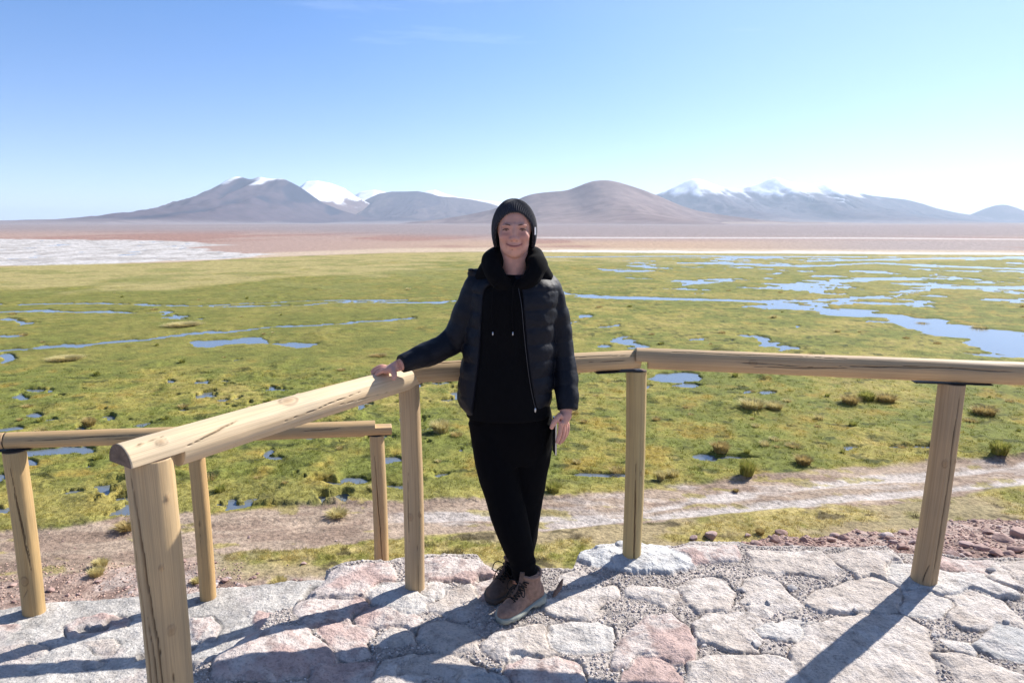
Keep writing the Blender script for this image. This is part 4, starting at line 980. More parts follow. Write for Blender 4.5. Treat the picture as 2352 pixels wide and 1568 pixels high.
# right hand lying on the rail (fingers to the left and over the far side, thumb on the near side)
wR = RA[-1]
kn = pl_(888, 838, 2.640)
def chain(pts, r): B.tube(np.array(pts), np.array(r), 12, 12)
B.tube([wR, pl_(905, 843, 2.625), pl_(891, 848, 2.635)], [(0.024, 0.020), (0.019, 0.036), (0.015, 0.040)], 22, 14, ref=(0, 1, 0))
for i, (yo, u1, v1, u2, v2, u3, v3) in enumerate([(-0.030, 882, 850, 868, 857, 860, 866), (-0.010, 878, 847, 863, 853, 854, 861), (0.012, 876, 843, 861, 848, 853, 856), (0.032, 878, 841, 866, 845, 859, 853)]):
    chain([pl_(897, 847, 2.638+yo), pl_(u1, v1, 2.637+yo*1.1), pl_(u2, v2, 2.640+yo*1.2), pl_(u3, v3, 2.640+yo*1.25)], [0.0105, 0.0092, 0.0086, 0.0066])
chain([pl_(906, 844, 2.622), pl_(903, 851, 2.592), pl_(906, 862, 2.570), pl_(904, 873, 2.562)], [0.016, 0.014, 0.0108, 0.0085])
# left hand hanging, holding the phone edge-on
wL = LA[-1]
B.tube([wL, pl_(1298, 955, 2.650), pl_(1292, 972, 2.645)], [(0.024, 0.022), (0.026, 0.030), (0.018, 0.036)], 22, 14, ref=(0, 1, 0))
chain([pl_(1288, 952, 2.625), pl_(1278, 962, 2.612), pl_(1271, 973, 2.608), pl_(1266, 984, 2.612)], [0.013, 0.0115, 0.0105, 0.0085])
for i, (yo, pts) in enumerate([(-0.030, [(1289, 968), (1287, 985), (1284, 1002), (1279, 1018)]), (-0.010, [(1294, 970), (1294, 988), (1290, 1006), (1284, 1020)]),
                               (0.011, [(1298, 970), (1299, 987), (1296, 1004), (1289, 1016)]), (0.030, [(1302, 969), (1304, 983), (1301, 997), (1294, 1007)])]):
    chain([pl_(a, b, 2.640+yo) for a, b in pts], [0.0105, 0.0095, 0.0088, 0.0070])
co, fq, no = remesh_mesh(B.verts(), B.F, 0.0032, 3)
SK = np.array([0.64, 0.335, 0.245]); bc = np.zeros((len(co), 3)); bc[:] = SK
p = co - HC
def spot(c, r, col, a):
    global bc
    d = np.linalg.norm((p-np.array(c))/np.array(r), axis=1); bc = mixc(bc, col, sstep(1.7, 0.2, d)*a*0.75)
bc = mixc(bc, [0.44, 0.24, 0.19], sstep(0.45, 0.65, vnoise(p[:, 0]*60, p[:, 2]*60, 3))*0.35)
for s in (-1, 1):
    spot((s*0.036, -0.078, -0.026), (0.022, 0.03, 0.018), (0.52, 0.225, 0.18), 0.7)
    spot((s*0.0305, -0.080, -0.0145), (0.017, 0.02, 0.007), (0.34, 0.15, 0.12), 0.75)  # squint shading below the eye, painted into the skin colour
    spot((s*0.031, -0.078, 0.007), (0.017, 0.02, 0.005), (0.36, 0.16, 0.12), 0.7)  # squint shading of the upper lid, also painted on
    spot((s*0.009, -0.095, -0.041), (0.004, 0.01, 0.003), (0.16, 0.06, 0.05), 0.7)  # nostril darkness as a painted spot
    spot((s*0.030, -0.080, -0.050), (0.005, 0.03, 0.016), (0.36, 0.15, 0.11), 0.75)  # shade of the smile fold painted into the skin
spot((0, -0.098, -0.030), (0.012, 0.02, 0.010), (0.54, 0.25, 0.20), 0.6)
zc = -0.0590 + 9.0*p[:, 0]**2
lip = sstep(0.0062, 0.0035, np.abs(p[:, 2]-zc+0.0008))*(np.abs(p[:, 0]) < 0.031)*(p[:, 1] < -0.06)
bc = mixc(bc, [0.40, 0.15, 0.135], lip*0.75)
seam = sstep(0.0026, 0.0010, np.abs(p[:, 2]-zc))*(np.abs(p[:, 0]) < 0.031)*(p[:, 1] < -0.06)
bc = mixc(bc, [0.13, 0.04, 0.035], seam*0.95)
spot((-0.008, -0.085, -0.0735), (0.0022, 0.02, 0.0022), (0.12, 0.05, 0.04), 0.9)
person = mk('person', co, fq, M_SKIN, base=PB, attrs={'col': bc})
tag(person, 'person in black beanie and puffer jacket leaning on the log fence with crossed legs', 'person')
# eyes: narrow and smiling
for s in (-1, 1):
    e = MB().ell(HC + np.array([s*0.0305, -0.0705, -0.0012]), (0.0130, 0.0098, 0.0020), None, 22).mk('eye', M_EYEW, person)
    MB().ell(HC + np.array([s*0.0300, -0.0775, -0.0008]), (0.0056, 0.0045, 0.0022), None, 16).mk('iris', M_EYED, e)
    MB().tube([HC + np.array([s*0.0170, -0.0775, 0.0005]), HC + np.array([s*0.024, -0.0820, 0.0036]), HC + np.array([s*0.031, -0.0825, 0.0042]), HC + np.array([s*0.039, -0.0800, 0.0028]), HC + np.array([s*0.0455, -0.0735, -0.0008])],
              [0.0009, 0.0017, 0.0020, 0.0018, 0.0008], 8, 16).mk('eyelashes', M_EYED, person)
    MB().tube([HC + np.array([s*0.0150, -0.0870, 0.0175]), HC + np.array([s*0.025, -0.0865, 0.0205]), HC + np.array([s*0.036, -0.0815, 0.0200]), HC + np.array([s*0.0465, -0.0710, 0.0130])],
              [(0.0012, 0.0013), (0.0015, 0.0021), (0.0014, 0.0020), (0.0008, 0.0008)], 8, 16).mk('eyebrow', M_BROW, person)

# --- beanie
def beanie():
    nA, nE = 380, 60
    al = np.linspace(0, 2*np.pi, nA, endpoint=False)
    a = np.abs((al+np.pi) % (2*np.pi)-np.pi)
    zed = np.interp(a, [0, .25, .5, .75, .95, 1.12, 1.28, 1.45, 1.7, 2.2, np.pi], [0.066, 0.065, 0.058, 0.042, 0.020, -0.012, -0.046, -0.064, -0.074, -0.088, -0.095])
    c = HC + np.array([0, 0.008, 0.002]); rx, ry, rz = 0.0865, 0.104, 0.1165
    rings = []
    def ring(f, off, lip=0):
        E0, E1 = np.pi/2-0.02, None
        e1 = np.arcsin(np.clip(zed/rz, -0.95, 0.95)); e = E0 + (e1-E0)*f
        rib = (np.cos(al*56)*0.5+0.5)**0.7*0.0032*np.clip((np.pi/2-e)*2.2, 0.0, 1)
        k = 1 + 0*e
        sx = np.where(e < 0, np.cos(e*0.80), np.cos(e))
        P = np.stack([np.sin(al)*sx*(rx+off+rib), -np.cos(al)*sx*(ry+off+rib), np.sin(e)*(rz+off+rib)], 1)
        P[:, 2] += 0.002*np.sin(al*3+1) 
        return c + P
    for f in np.linspace(0, 1, nE): rings.append(ring(f, 0.0))
    rings.append(ring(1.008, -0.002)); rings.append(ring(1.01, -0.006)); rings.append(ring(1.0, -0.010))
    for f in np.linspace(0.97, 0.0, 16): rings.append(ring(f, -0.0105))
    return closed(rings)
V, F = beanie(); hat = mk('beanie', V, F, M_KNIT, person)
V, F = box(HC + np.array([0.0800, -0.046, -0.0035]), (0.0075, 0.0025, 0.029), rotz(0.85)); mk('label', V, F, M_WHITE, hat, smooth=False)

# --- hoodie (torso + hood round the neck)
B = MB()
hr = [(952, 1069, 1262, 2.715, 0.128), (940, 1072, 1262, 2.715, 0.130), (880, 1075, 1255, 2.715, 0.132), (800, 1085, 1248, 2.72, 0.128), (740, 1090, 1240, 2.72, 0.128), (680, 1095, 1235, 2.722, 0.125), (650, 1105, 1235, 2.722, 0.105), (628, 1130, 1222, 2.722, 0.075)]
K = []
for v, a, b, y, ry in hr:
    A_, B_ = pl_(a, v, y), pl_(b, v, y); K.append([*((A_+B_)/2), (B_[0]-A_[0])/2, ry])
K = catmull(K, 60); ang = np.linspace(0, 2*np.pi, 64, endpoint=False)
rings = []
for k in K:
    ca, sa = np.cos(ang), np.sin(ang); e = 0.85
    x = np.sign(ca)*np.abs(ca)**e*k[3]; y = np.sign(sa)*np.abs(sa)**e*k[4]
    f = 1 + 0.030*(fbm(np.cos(ang)*2+5, np.full(64, k[2]*7), 4, 3)-0.5)*2
    rings.append(np.stack([k[0]+x*f, k[1]+y*f, np.full(64, k[2])], 1))
V, F = closed(rings); B.add(V, F)
hood = [pl_(1174, 660, 2.630), pl_(1146, 642, 2.622), pl_(1131, 612, 2.655), pl_(1140, 590, 2.72), pl_(1180, 590, 2.775), pl_(1222, 590, 2.72), pl_(1232, 612, 2.655), pl_(1217, 642, 2.622), pl_(1188, 660, 2.630)]
B.tube(hood, [0.022, 0.034, 0.041, 0.042, 0.046, 0.042, 0.041, 0.034, 0.022], 26, 70,
       mod=lambda l, L_, a: 1 + 0.16*(vnoise(np.cos(a)*2.6+4, np.full(a.shape, l*26), 8)-0.5)*2)
for s_ in (-1, 1):
    B.tube([pl_(1180+s_*34, 616, 2.69), pl_(1180+s_*52, 622, 2.695), pl_(1180+s_*64, 632, 2.70), pl_(1180+s_*80, 644, 2.71)], [0.050, 0.050, 0.044, 0.030], 24, 14)
co, fq, no = remesh_mesh(B.verts(), B.F, 0.0045, 6)
hoodie = mk('hoodie', co, fq, M_COT, person)
for uu in (1131.5, 1177.5):
    pts = [pl_(uu*0.5+1168*0.5 if uu < 1150 else uu*0.6+1195*0.4, 645, 2.575)]
    for v in (665, 690, 720, 745, 762): pts.append(pl_(uu + 1.2*math.sin(v*0.05), v, 2.586 if v < 700 else 2.583))
    cd = MB().tube(pts, [0.0022]*len(pts), 8, 30).mk('drawstring', M_COT, hoodie)
    MB().tube([pts[-1], pl_(uu+0.3, 770, 2.582)], [0.0026, 0.0026], 8).mk('drawstring_tip', M_STEEL, cd)

# --- jacket: open C-shaped body shell plus quilted sleeves
B = MB()
jr = [(628, 1106, 1252, 1152, 1178, 0.085), (642, 1088, 1272, 1140, 1186, 0.105), (662, 1080, 1284, 1112, 1196, 0.128), (700, 1078, 1281, 1107, 1199, 0.138), (760, 1072, 1276, 1103, 1205, 0.142),
      (830, 1061, 1273, 1097, 1213, 0.145), (880, 1053, 1270, 1090, 1221, 0.146), (910, 1052, 1266, 1086, 1228, 0.146), (932, 1060, 1260, 1084, 1232, 0.142), (944, 1072, 1252, 1090, 1234, 0.136)]
K = []
for v, a, b, oa, ob, ry in jr:
    A_, B_ = pl_(a, v, 2.725), pl_(b, v, 2.725); OA, OB = pl_(oa, v, 2.60), pl_(ob, v, 2.60)
    K.append([(A_[0]+B_[0])/2, 2.728, A_[2], (B_[0]-A_[0])/2, ry, OA[0], OB[0]])
K = catmull(K, 150); rings = []
zt, zb_ = K[0, 2], K[-1, 2]
for k in K:
    cx, cy, z, rx, ry, oa, ob = k
    # angles measured from the front; front = -Y
    tl = math.asin(max(-0.97, min(0.97, (oa-cx)/rx))); tr = math.asin(max(-0.97, min(0.97, (ob-cx)/rx)))
    th = np.linspace(tr, 2*np.pi+tl, 90)
    ph = (zt - z)/0.068
    baf = 0.009*np.abs(np.sin(np.pi*ph + 0.3*np.sin(th*2)))**0.33
    wr = 0.006*(fbm(th*3, np.full(th.shape, z*22), 33, 3)-0.5)*2
    edge = np.minimum(th-tr, 2*np.pi+tl-th); taper = 0.5+0.5*sstep(0, 0.12, edge)
    def P(r):
        s, c = np.sin(th), np.cos(th); e = 0.88
        return np.stack([cx + np.sign(s)*np.abs(s)**e*(rx+r), cy - np.sign(c)*np.abs(c)**e*(ry+r), np.full(th.shape, z)], 1)
    outer = P((baf+wr)*taper - 0.006); inner = P(-0.028 + 0*th)
    rings.append(np.vstack([outer, inner[::-1]]))
V, F = closed(rings); B.add(V, F)
def quilt(step, amp, off=0.0):
    def f(l, L_, a):
        return 1 + amp*(np.abs(math.sin(math.pi*(l/step+off)))**0.35 - 0.7) + 0.07*(vnoise(np.cos(a)*2+4, np.full(a.shape, l*26), 8)-0.5)*2
    return f
B.tube([pl_(1120, 640, 2.728), pl_(1100, 662, 2.73), pl_(1078, 715, 2.735), pl_(1060, 758, 2.742), pl_(1036, 785, 2.745), pl_(1000, 806, 2.71), pl_(960, 821, 2.665), pl_(921, 836, 2.617)],
       [0.050, 0.062, 0.062, 0.060, 0.056, 0.050, 0.046, 0.036], 40, 150, mod=quilt(0.070, 0.045))
B.tube([pl_(1240, 645, 2.728), pl_(1258, 668, 2.73), pl_(1276, 720, 2.74), pl_(1286, 770, 2.745), pl_(1293, 820, 2.742), pl_(1299, 870, 2.715), pl_(1303, 915, 2.68), pl_(1304, 941, 2.662)],
       [0.048, 0.058, 0.052, 0.050, 0.050, 0.050, 0.048, 0.041], 40, 170, mod=quilt(0.066, 0.06))
B.ell(pl_(1096, 628, 2.72), (0.040, 0.035, 0.020), None, 24)
B.ell(pl_(1082, 620, 2.70), (0.014, 0.020, 0.007), rotz(0.1), 16)
co, fq, no = remesh_mesh(B.verts(), B.F, 0.0040, 2)
jacket = mk('jacket', co, fq, M_JACK, person)
# zip along the right front edge
zp = []
for v in (655, 700, 760, 830, 880, 910, 932, 940):
    k = K[int(np.argmin(np.abs(K[:, 2]-pl_(1200, v, 2.60)[2])))]
    s = (k[6]-k[0])/k[3]; zp.append((k[6]-0.001, k[1]-k[4]*math.sqrt(max(0, 1-s*s))**0.9-0.004, k[2]))
MB().tube(zp, [0.0013]*len(zp), 8, 60).mk('zip', M_ZIP, jacket)
MB().ell(np.array(zp[-1])+[0, -0.004, -0.004], (0.004, 0.003, 0.010), None, 12).mk('zip_pull', M_STEEL, jacket)

# --- trousers
B = MB()
hr = [(925, 1078, 1262, 0.115), (955, 1077, 1268, 0.118), (985, 1081, 1266, 0.118), (1020, 1086, 1262, 0.110), (1055, 1096, 1254, 0.095)]
rings = []
Kt = []
for v, a, b, ry in hr:
    A_, B_ = pl_(a, v, 2.722), pl_(b, v, 2.722); Kt.append([*((A_+B_)/2), (B_[0]-A_[0])/2, ry])
for k in catmull(Kt, 24): rings.append(np.stack([k[0]+np.cos(ang)*k[3], k[1]+np.sin(ang)*k[4], np.full(64, k[2])], 1))
V, F = closed(rings); B.add(V, F)
cr_ = lambda sd: (lambda l, L_, a: 1 + 0.09*(fbm(np.cos(a)*1.4+4, np.full(a.shape, l*9 + sd), 8, 3)-0.5)*2 + (0.10*abs(math.sin(l*60)) if l > L_*0.88 else 0))
B.tube([pl_(1132, 965, 2.715), pl_(1140, 1050, 2.70), pl_(1157, 1140, 2.67), pl_(1182, 1230, 2.64), pl_(1202, 1295, 2.635), pl_(1210, 1332, 2.637)],
       [(0.098, 0.098), (0.090, 0.090), (0.080, 0.080), (0.064, 0.066), (0.045, 0.050), (0.041, 0.046)], 36, 90, mod=cr_(0))
B.tube([pl_(1222, 965, 2.725), pl_(1216, 1050, 2.735), pl_(1206, 1140, 2.745), pl_(1198, 1230, 2.75), pl_(1192, 1290, 2.75), pl_(1188, 1322, 2.755)],
       [(0.094, 0.095), (0.086, 0.088), (0.078, 0.080), (0.068, 0.068), (0.048, 0.052), (0.042, 0.046)], 36, 90, mod=cr_(5))
co, fq, no = remesh_mesh(B.verts(), B.F, 0.0050, 4)
mk('trousers', co, fq, M_PANT, person)

# --- boots
def boot(toe, heel, ankle, uppermat, solemat, lit):
    toe, heel = np.array(toe, float), np.array(heel, float)        # xy of the sole ends
    z0 = plat_h(*((toe+heel)/2)) + 0.004
    z0 = max(z0, max(plat_h(*(toe+(heel-toe)*q)) for q in (0.1, 0.3, 0.6, 0.9)) - 0.004)
    d = heel-toe; Lb = np.linalg.norm(d); d /= Lb; n = np.array([-d[1], d[0]])
    s = np.linspace(0, 1, 34)
    wd = np.interp(s, [0, .04, .12, .25, .4, .55, .7, .85, .95, 1], [.012, .028, .042, .051, .049, .041, .037, .038, .032, .014])
    asym = 0.010*np.sin(np.pi*s)
    top = np.interp(s, [0, .06, .15, .28, .4, .52, .62, .75, .9, 1], [.034, .046, .058, .070, .088, .110, .120, .118, .112, .075])
    U = MB(); rings = []
    for q, w_, t_, a_ in zip(s, wd, top, asym):
        c = toe + d*Lb*q + n*a_; an = np.linspace(0, 2*np.pi, 36, endpoint=False)
        y = np.cos(an)*(w_-0.004)*(1 - 0.38*np.clip(np.sin(an), 0, 1)**2*(t_ > 0.06)); zz = np.where(np.sin(an) > 0, 0.022 + np.sin(an)**0.9*(t_-0.022) if False else 0.022 + np.abs(np.sin(an))**0.85*(t_-0.022), 0.018)
        rings.append(np.stack([c[0]+n[0]*y, c[1]+n[1]*y, z0+zz], 1))
    V, F = closed(rings); U.add(V, F)
    ca = toe + d*Lb*0.72; an_ = np.array([ankle[0], ankle[1]])
    U.tube([(*ca, z0+0.05), (*(ca*0.7+an_*0.3), z0+0.10), (*(ca*0.3+an_*0.7), z0+0.145)], [(0.036, 0.050), (0.040, 0.050), (0.045, 0.054)], 30, 16, ref=(d[0], d[1], 0))
    co, fq, no = remesh_mesh(U.verts(), U.F, 0.0028, 5)
    bt = mk('boot', co, fq, uppermat, person)
    # sole with stepped wavy midsole and lugs
    So = MB(); rings = []
    for q, w_, a_ in zip(s, wd, asym):
        c = toe + d*Lb*q + n*a_; w2 = w_+0.004
        hb = 0.006*(math.sin(q*60) > 0)*(0.1 < q < 0.95); arch = 0.010*math.exp(-((q-0.62)/0.08)**2); tp = 0.026 + 0.014*sstep(0.55, 0.95, q) - 0.004*sstep(0.25, 0.0, q)
        rings.append(np.array([[*(c+n*w2*a), z0+b] for a, b in ((1.0, 0.010+arch), (1.05, 0.018), (1.0, tp), (0.5, tp+0.002), (-0.5, tp+0.002), (-1.0, tp), (-1.05, 0.018), (-1.0, 0.010+arch), (-0.9, 0.0+hb+arch), (0.9, 0.0+hb+arch))]))
    V, F = closed(rings); So.add(V, F); So.mk('sole', solemat, bt)
    c = an_*0.8+ca*0.2
    MB().tube([(*(c + np.array([math.cos(t)*0.050, math.sin(t)*0.050])), z0+0.146+0.006*math.sin(2*t)) for t in np.linspace(0, 2*np.pi, 24)], [0.007]*24, 10).mk('collar', M_LEATH if lit else M_LEATH_SHADE_TONGUE, bt)
    # tongue and laces
    tg = toe + d*Lb*0.50
    MB().tube([(*(toe+d*Lb*0.30), z0+0.076), (*(toe+d*Lb*0.42), z0+0.096), (*(toe+d*Lb*0.52), z0+0.122), (*(toe+d*Lb*0.57), z0+0.170)], [(0.022, 0.006), (0.022, 0.008), (0.024, 0.008), (0.026, 0.006)], 16, 20, ref=(n[0], n[1], 0)).mk('tongue', M_LEATH_SHADE_TONGUE, bt)
    lc = MB()
    for q, zz in ((.28, .078), (.33, .085), (.38, .092), (.43, .101), (.48, .112), (.53, .124)):
        c0_ = toe + d*Lb*q; wq = 0.024
        for sgn in (-1, 1):
            lc.tube([(*(c0_-n*wq*sgn), z0+zz-0.004), (*(c0_-d*0.006), z0+zz+0.008), (*(c0_+d*0.012+n*wq*sgn), z0+zz+0.001)], [0.0024]*3, 8, 10)
    k0 = toe + d*Lb*0.50 - d*0.012
    for sgn in (-1, 1):       # bow loops and ends
        lc.tube([(*k0, z0+0.128), (*(k0+n*0.022*sgn-d*0.012), z0+0.140), (*(k0+n*0.046*sgn-d*0.016), z0+0.128), (*(k0+n*0.050*sgn-d*0.022), z0+0.098), (*(k0+n*0.030*sgn-d*0.018), z0+0.098), (*k0, z0+0.124)], [0.0022]*6, 8, 30)
        lc.tube([(*k0, z0+0.126), (*(k0+n*0.020*sgn-d*0.030), z0+0.112), (*(k0+n*0.024*sgn-d*0.055), z0+0.075)], [0.0022]*3, 8, 16)
    lc.mk('laces', M_LACE, bt)
    if lit:
        MB().ell((*(toe+d*Lb*0.62 + n*0.036), z0+0.105), (0.005, 0.005, 0.005), None, 10).ell((*(toe+d*Lb*0.66 + n*0.040), z0+0.130), (0.005, 0.005, 0.005), None, 10).mk('lace_hook', M_STEEL, bt)
    return bt
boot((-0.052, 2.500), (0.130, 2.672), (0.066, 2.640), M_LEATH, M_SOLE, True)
boot((-0.095, 2.640), (0.050, 2.850), (0.022, 2.757), M_LEATH_SHADE_TONGUE, M_SOLE_SHADED, False)  # rear boot, with shade in its upper and sole colours

# --- phone held edge-on
MPH = simple('phone_black', (0.015, 0.016, 0.018), 0.25, 0.5); 
phc = pl_(1274, 1000, 2.648); Rp = rotz(0.10)
def rbox(c, s, R, r=0.006):
    # rounded slab in the y-z plane
    pts = []
    for (sy, sz) in ((1, 1), (-1, 1), (-1, -1), (1, -1)):
        a0 = {(1, 1): 0, (-1, 1): 90, (-1, -1): 180, (1, -1): 270}[(sy, sz)]
        for a in np.radians(np.linspace(a0, a0+90, 6)): pts.append((sy*(s[1]/2-r)+r*math.cos(a), sz*(s[2]/2-r)+r*math.sin(a)))
    pts = np.array(pts); rings = []
    for x in (-s[0]/2, s[0]/2): rings.append(np.hstack([np.full((len(pts), 1), x), pts]) @ R.T + np.asarray(c))
    return closed(rings)
V, F = rbox(phc, (0.0050, 0.070, 0.145), Rp); ph = mk('phone', V, F, M_STEEL, base=tuple(phc - np.array([0, 0, 0.07])), smooth=False)
tag(ph, 'slim dark phone held edge-on in the lowered hand', 'phone')
V, F = rbox(phc + np.array([-0.0028, 0, 0]), (0.0016, 0.066, 0.141), Rp); mk('screen', V, F, MPH, ph, smooth=False)
V, F = rbox(phc + np.array([0.0028, 0, 0]), (0.0016, 0.066, 0.141), Rp); bk = mk('back_cover', V, F, MPH, ph, smooth=False)
print('person ok')

# ------------------------------------------------------------------ tussocks, rocks, gravel
def ray_hit(uv):
    uv = np.asarray(uv, float); n = len(uv)
    vv = (uv[:, 1]-784)/FPX; dx = (uv[:, 0]-1176)/FPX; dy = CT - ST*vv; dz = -(ST + CT*vv)
    s = np.concatenate([np.arange(3.0, 9, 0.02), 9*1.0035**np.arange(0, 1250)]); s = s[s < 600]
    out = np.zeros((n, 3))
    for i in range(n):
        X = dx[i]*s; Y = dy[i]*s; Z = CAMH + dz[i]*s
        tz, _ = terrain(X[:, None], Y[:, None]); tz = tz[:, 0]
        k = np.argmax((Z < tz) & (Y > 2.95)); out[i] = (X[k], Y[k], tz[k])
    return out
def terr_z(x, y):
    z, _ = terrain(np.asarray(x, float)[:, None], np.asarray(y, float)[:, None]); return z[:, 0]
def mat_grass():
    m, nt, b = newmat('tussock_grass'); a = attr(nt)
    nt.links.new(a.outputs['Color'], b.inputs['Base Color']); b.inputs['Roughness'].default_value = 0.7
    b.inputs['Specular IOR Level'].default_value = 0.15
    tr = N(nt, 'ShaderNodeBsdfTranslucent'); nt.links.new(a.outputs['Color'], tr.inputs[0])
    ms = N(nt, 'ShaderNodeMixShader'); ms.inputs[0].default_value = 0.35
    nt.links.new(b.outputs[0], ms.inputs[1]); nt.links.new(tr.outputs[0], ms.inputs[2])
    nt.links.new(ms.outputs[0], nt.nodes['Material Output'].inputs[0]); return m
M_GRASS = mat_grass()
def tussock_arrays(rad, h, n, c0, c1, seed, flat=1.0):
    g = np.random.default_rng(seed)
    a = g.uniform(0, 2*np.pi, n); r0 = rad*0.55*np.sqrt(g.uniform(0, 1, n))
    lean = g.uniform(0.1, 1.0, n)*(0.4 + r0/rad); hh = h*g.uniform(0.5, 1.0, n)*(1-0.35*r0/rad)
    da = a + g.normal(0, 0.5, n); wd = 0.010*g.uniform(0.6, 1.3, n)*(h/0.4)**0.5*(1 + rad)
    V = []; C = []
    bx, by = r0*np.cos(a), r0*np.sin(a); px, py = -np.sin(da), np.cos(da)
    for f, wf in ((-0.04, 1.0), (0.5, 0.8), (1.0, 0.12)):
        ox = np.cos(da)*lean*rad*0.75*f*abs(f); oy = np.sin(da)*lean*rad*0.75*f*abs(f); z = hh*(f if f < 0.9 else 0.93)*flat
        for sgn in (-1, 1):
            V.append(np.stack([bx+ox+px*wd*wf*sgn, by+oy+py*wd*wf*sgn, z], 1))
            t = g.uniform(0, 1, n)[:, None] if f < 0 and sgn < 0 else t
            C.append(np.asarray(c0)*(1-t) + np.asarray(c1)*t)
    V = np.stack(V, 1).reshape(-1, 3); C = np.stack(C, 1).reshape(-1, 3)
    b = (np.arange(n)*6)[:, None]
    F = np.concatenate([b+np.array([0, 1, 3, 2]), b+np.array([2, 3, 5, 4])])
    return V, F, C
STRAW = ((0.52, 0.44, 0.18), (0.68, 0.60, 0.32)); GRN = ((0.24, 0.27, 0.05), (0.48, 0.44, 0.14)); BRN = ((0.40, 0.30, 0.12), (0.56, 0.45, 0.20))
def tussock(label, u, v, rad, h, cc, seed, n=420, group=None, at=None):
    p = at if at is not None else HITS[(u, v)]
    V, F, C = tussock_arrays(rad, h, n, cc[0], cc[1], seed)
    o = mk('grass_tussock', V + np.array(p), F, M_GRASS, base=tuple(p), smooth=False, attrs={'col': C})
    return tag(o, label, 'grass tussock', group)
TUS = [
 (1715, 1090, 0.34, 0.60, GRN, 'tall green tipped tussock standing at the far edge of the track'),
 (1517, 1102, 0.20, 0.34, STRAW, 'small straw tussock just right of the middle fence post'),
 (1270, 1130, 0.32, 0.36, GRN, 'rounded green tussock beside the knee of the person'),
 (1012, 992, 0.50, 0.55, STRAW, 'pale shaggy tussock between the corner post and the person'),
 (2295, 1042, 0.42, 0.55, GRN, 'olive tussock near the right picture edge above the track'),
 (1845, 1064, 0.38, 0.34, BRN, 'faded pinkish tussock on the bank left of the right post'),
 (1655, 1038, 0.42, 0.46, BRN, 'brown domed tussock beside a small dark pool'),
 (2260, 952, 0.70, 0.45, BRN, 'wide brown tussock right of the leaning post'),
 (1728, 936, 0.75, 0.45, STRAW, 'spread straw tussock, left one of the pair under the right rail'),
 (1778, 938, 0.55, 0.40, STRAW, 'spread straw tussock, right one of the pair under the right rail'),
 (1952, 926, 0.55, 0.45, BRN, 'low shaggy tussock left in the trio under the right rail'),
 (1990, 918, 0.55, 0.50, GRN, 'green tussock in the middle of the trio under the right rail'),
 (2035, 922, 0.60, 0.45, BRN, 'brown tussock right in the trio under the right rail'),
 (205, 978, 0.34, 0.42, BRN, 'dark brown tussock just above the left fence rail'),
 (640, 1347, 0.26, 0.26, STRAW, 'pale yellow tuft among red stones behind the left walkway'),
 (222, 1322, 0.22, 0.24, STRAW, 'light straw tuft on the gravel right of the left fence post'),
 (232, 1302, 0.22, 0.22, STRAW, 'amber tuft behind the straw one on the left gravel'),
 (452, 1338, 0.16, 0.14, STRAW, 'small pale tuft beside the second post of the left fence'),
 (775, 1184, 0.40, 0.20, STRAW, 'flat bleached tuft on the track left of the corner post'),
 (293, 1214, 0.40, 0.22, BRN, 'flat olive tuft at the track edge behind the front post'),
 (1745, 1228, 0.16, 0.20, BRN, 'amber tuft on the crest of the gravel slope'),
 (150, 826, 1.10, 0.22, STRAW, 'broad straw patch left of the winding stream'),
 (420, 748, 1.60, 0.26, STRAW, 'broad tan patch between the two left streams'),
 (870, 818, 0.7, 0.16, BRN, 'brownish tussock in the bog left of the sleeve'),
 (2250, 757, 0.75, 0.45, STRAW, 'round brown tussock island in the wide right pool'),
 (2118, 748, 0.6, 0.36, BRN, 'smaller brown tussock island at the left of the right pool'),
 (2135, 760, 0.6, 0.25, GRN, 'green fringed tussock island below the smaller brown one'),
 (1690, 1130, 0.12, 0.10, BRN, 'tiny dark tuft on the track edge right of the tall tussock'),
]
HITS = {(t[0], t[1]): tuple(p) for t, p in zip(TUS, ray_hit([(t[0], t[1]) for t in TUS]))}
for i, (u, v, rad, h, cc, lab) in enumerate(TUS): tussock(lab, u, v, rad, h, cc, 900+i, 520 if rad < 0.8 else 2200)
# small clumps spread over the bog
protos = [tussock_arrays(r, h, 150, c[0], c[1], 700+i) for i, (r, h, c) in enumerate([(0.30, 0.26, STRAW), (0.36, 0.24, BRN), (0.28, 0.30, GRN), (0.42, 0.20, BRN)])]
pm = []
for V, F, C in protos:
    o = mk('tmp_clump', V, F, M_GRASS, smooth=False, attrs={'col': C}); pm.append(o.data); bpy.data.objects.remove(o)
g = np.random.default_rng(55); pts = []
while len(pts) < 130:
    v = 640 + 500*g.random()**0.8; u = g.uniform(-60, 2420)
    if v > np.interp(u, [p[0] for p in ROAD_T], [p[1] for p in ROAD_T]) - 12: continue
    pts.append((u, v))
hp = np.array([G(u, v, ZM) for u, v in pts]); hz_ = terr_z(hp[:, 0], hp[:, 1])
for (x, y), z in zip(hp, hz_):
    if z < ZM - 0.03: continue
    kk = g.integers(4); o = bpy.data.objects.new('grass_clump', pm[kk]); COL.objects.link(o)
    s = g.uniform(0.4, 1.05)*(1 + max(0, y-30)/110); o.location = (x, y, z); o.scale = (s, s, s*g.uniform(0.6, 1.1)); o.rotation_euler = (0, 0, g.uniform(0, 6.28))
    kind_ = ['straw coloured', 'brown', 'green', 'flat brownish'][kk]; side_ = 'left of the person' if x < 0 else 'right of the person'
    dist_ = 'close to the track' if y < 26 else 'in the middle of the bog' if y < 60 else 'in the far bog'
    tag(o, 'small %s grass clump %s, %s' % (kind_, dist_, side_), 'grass clump', 'small %s grass clumps %s %s' % (kind_, dist_, side_))

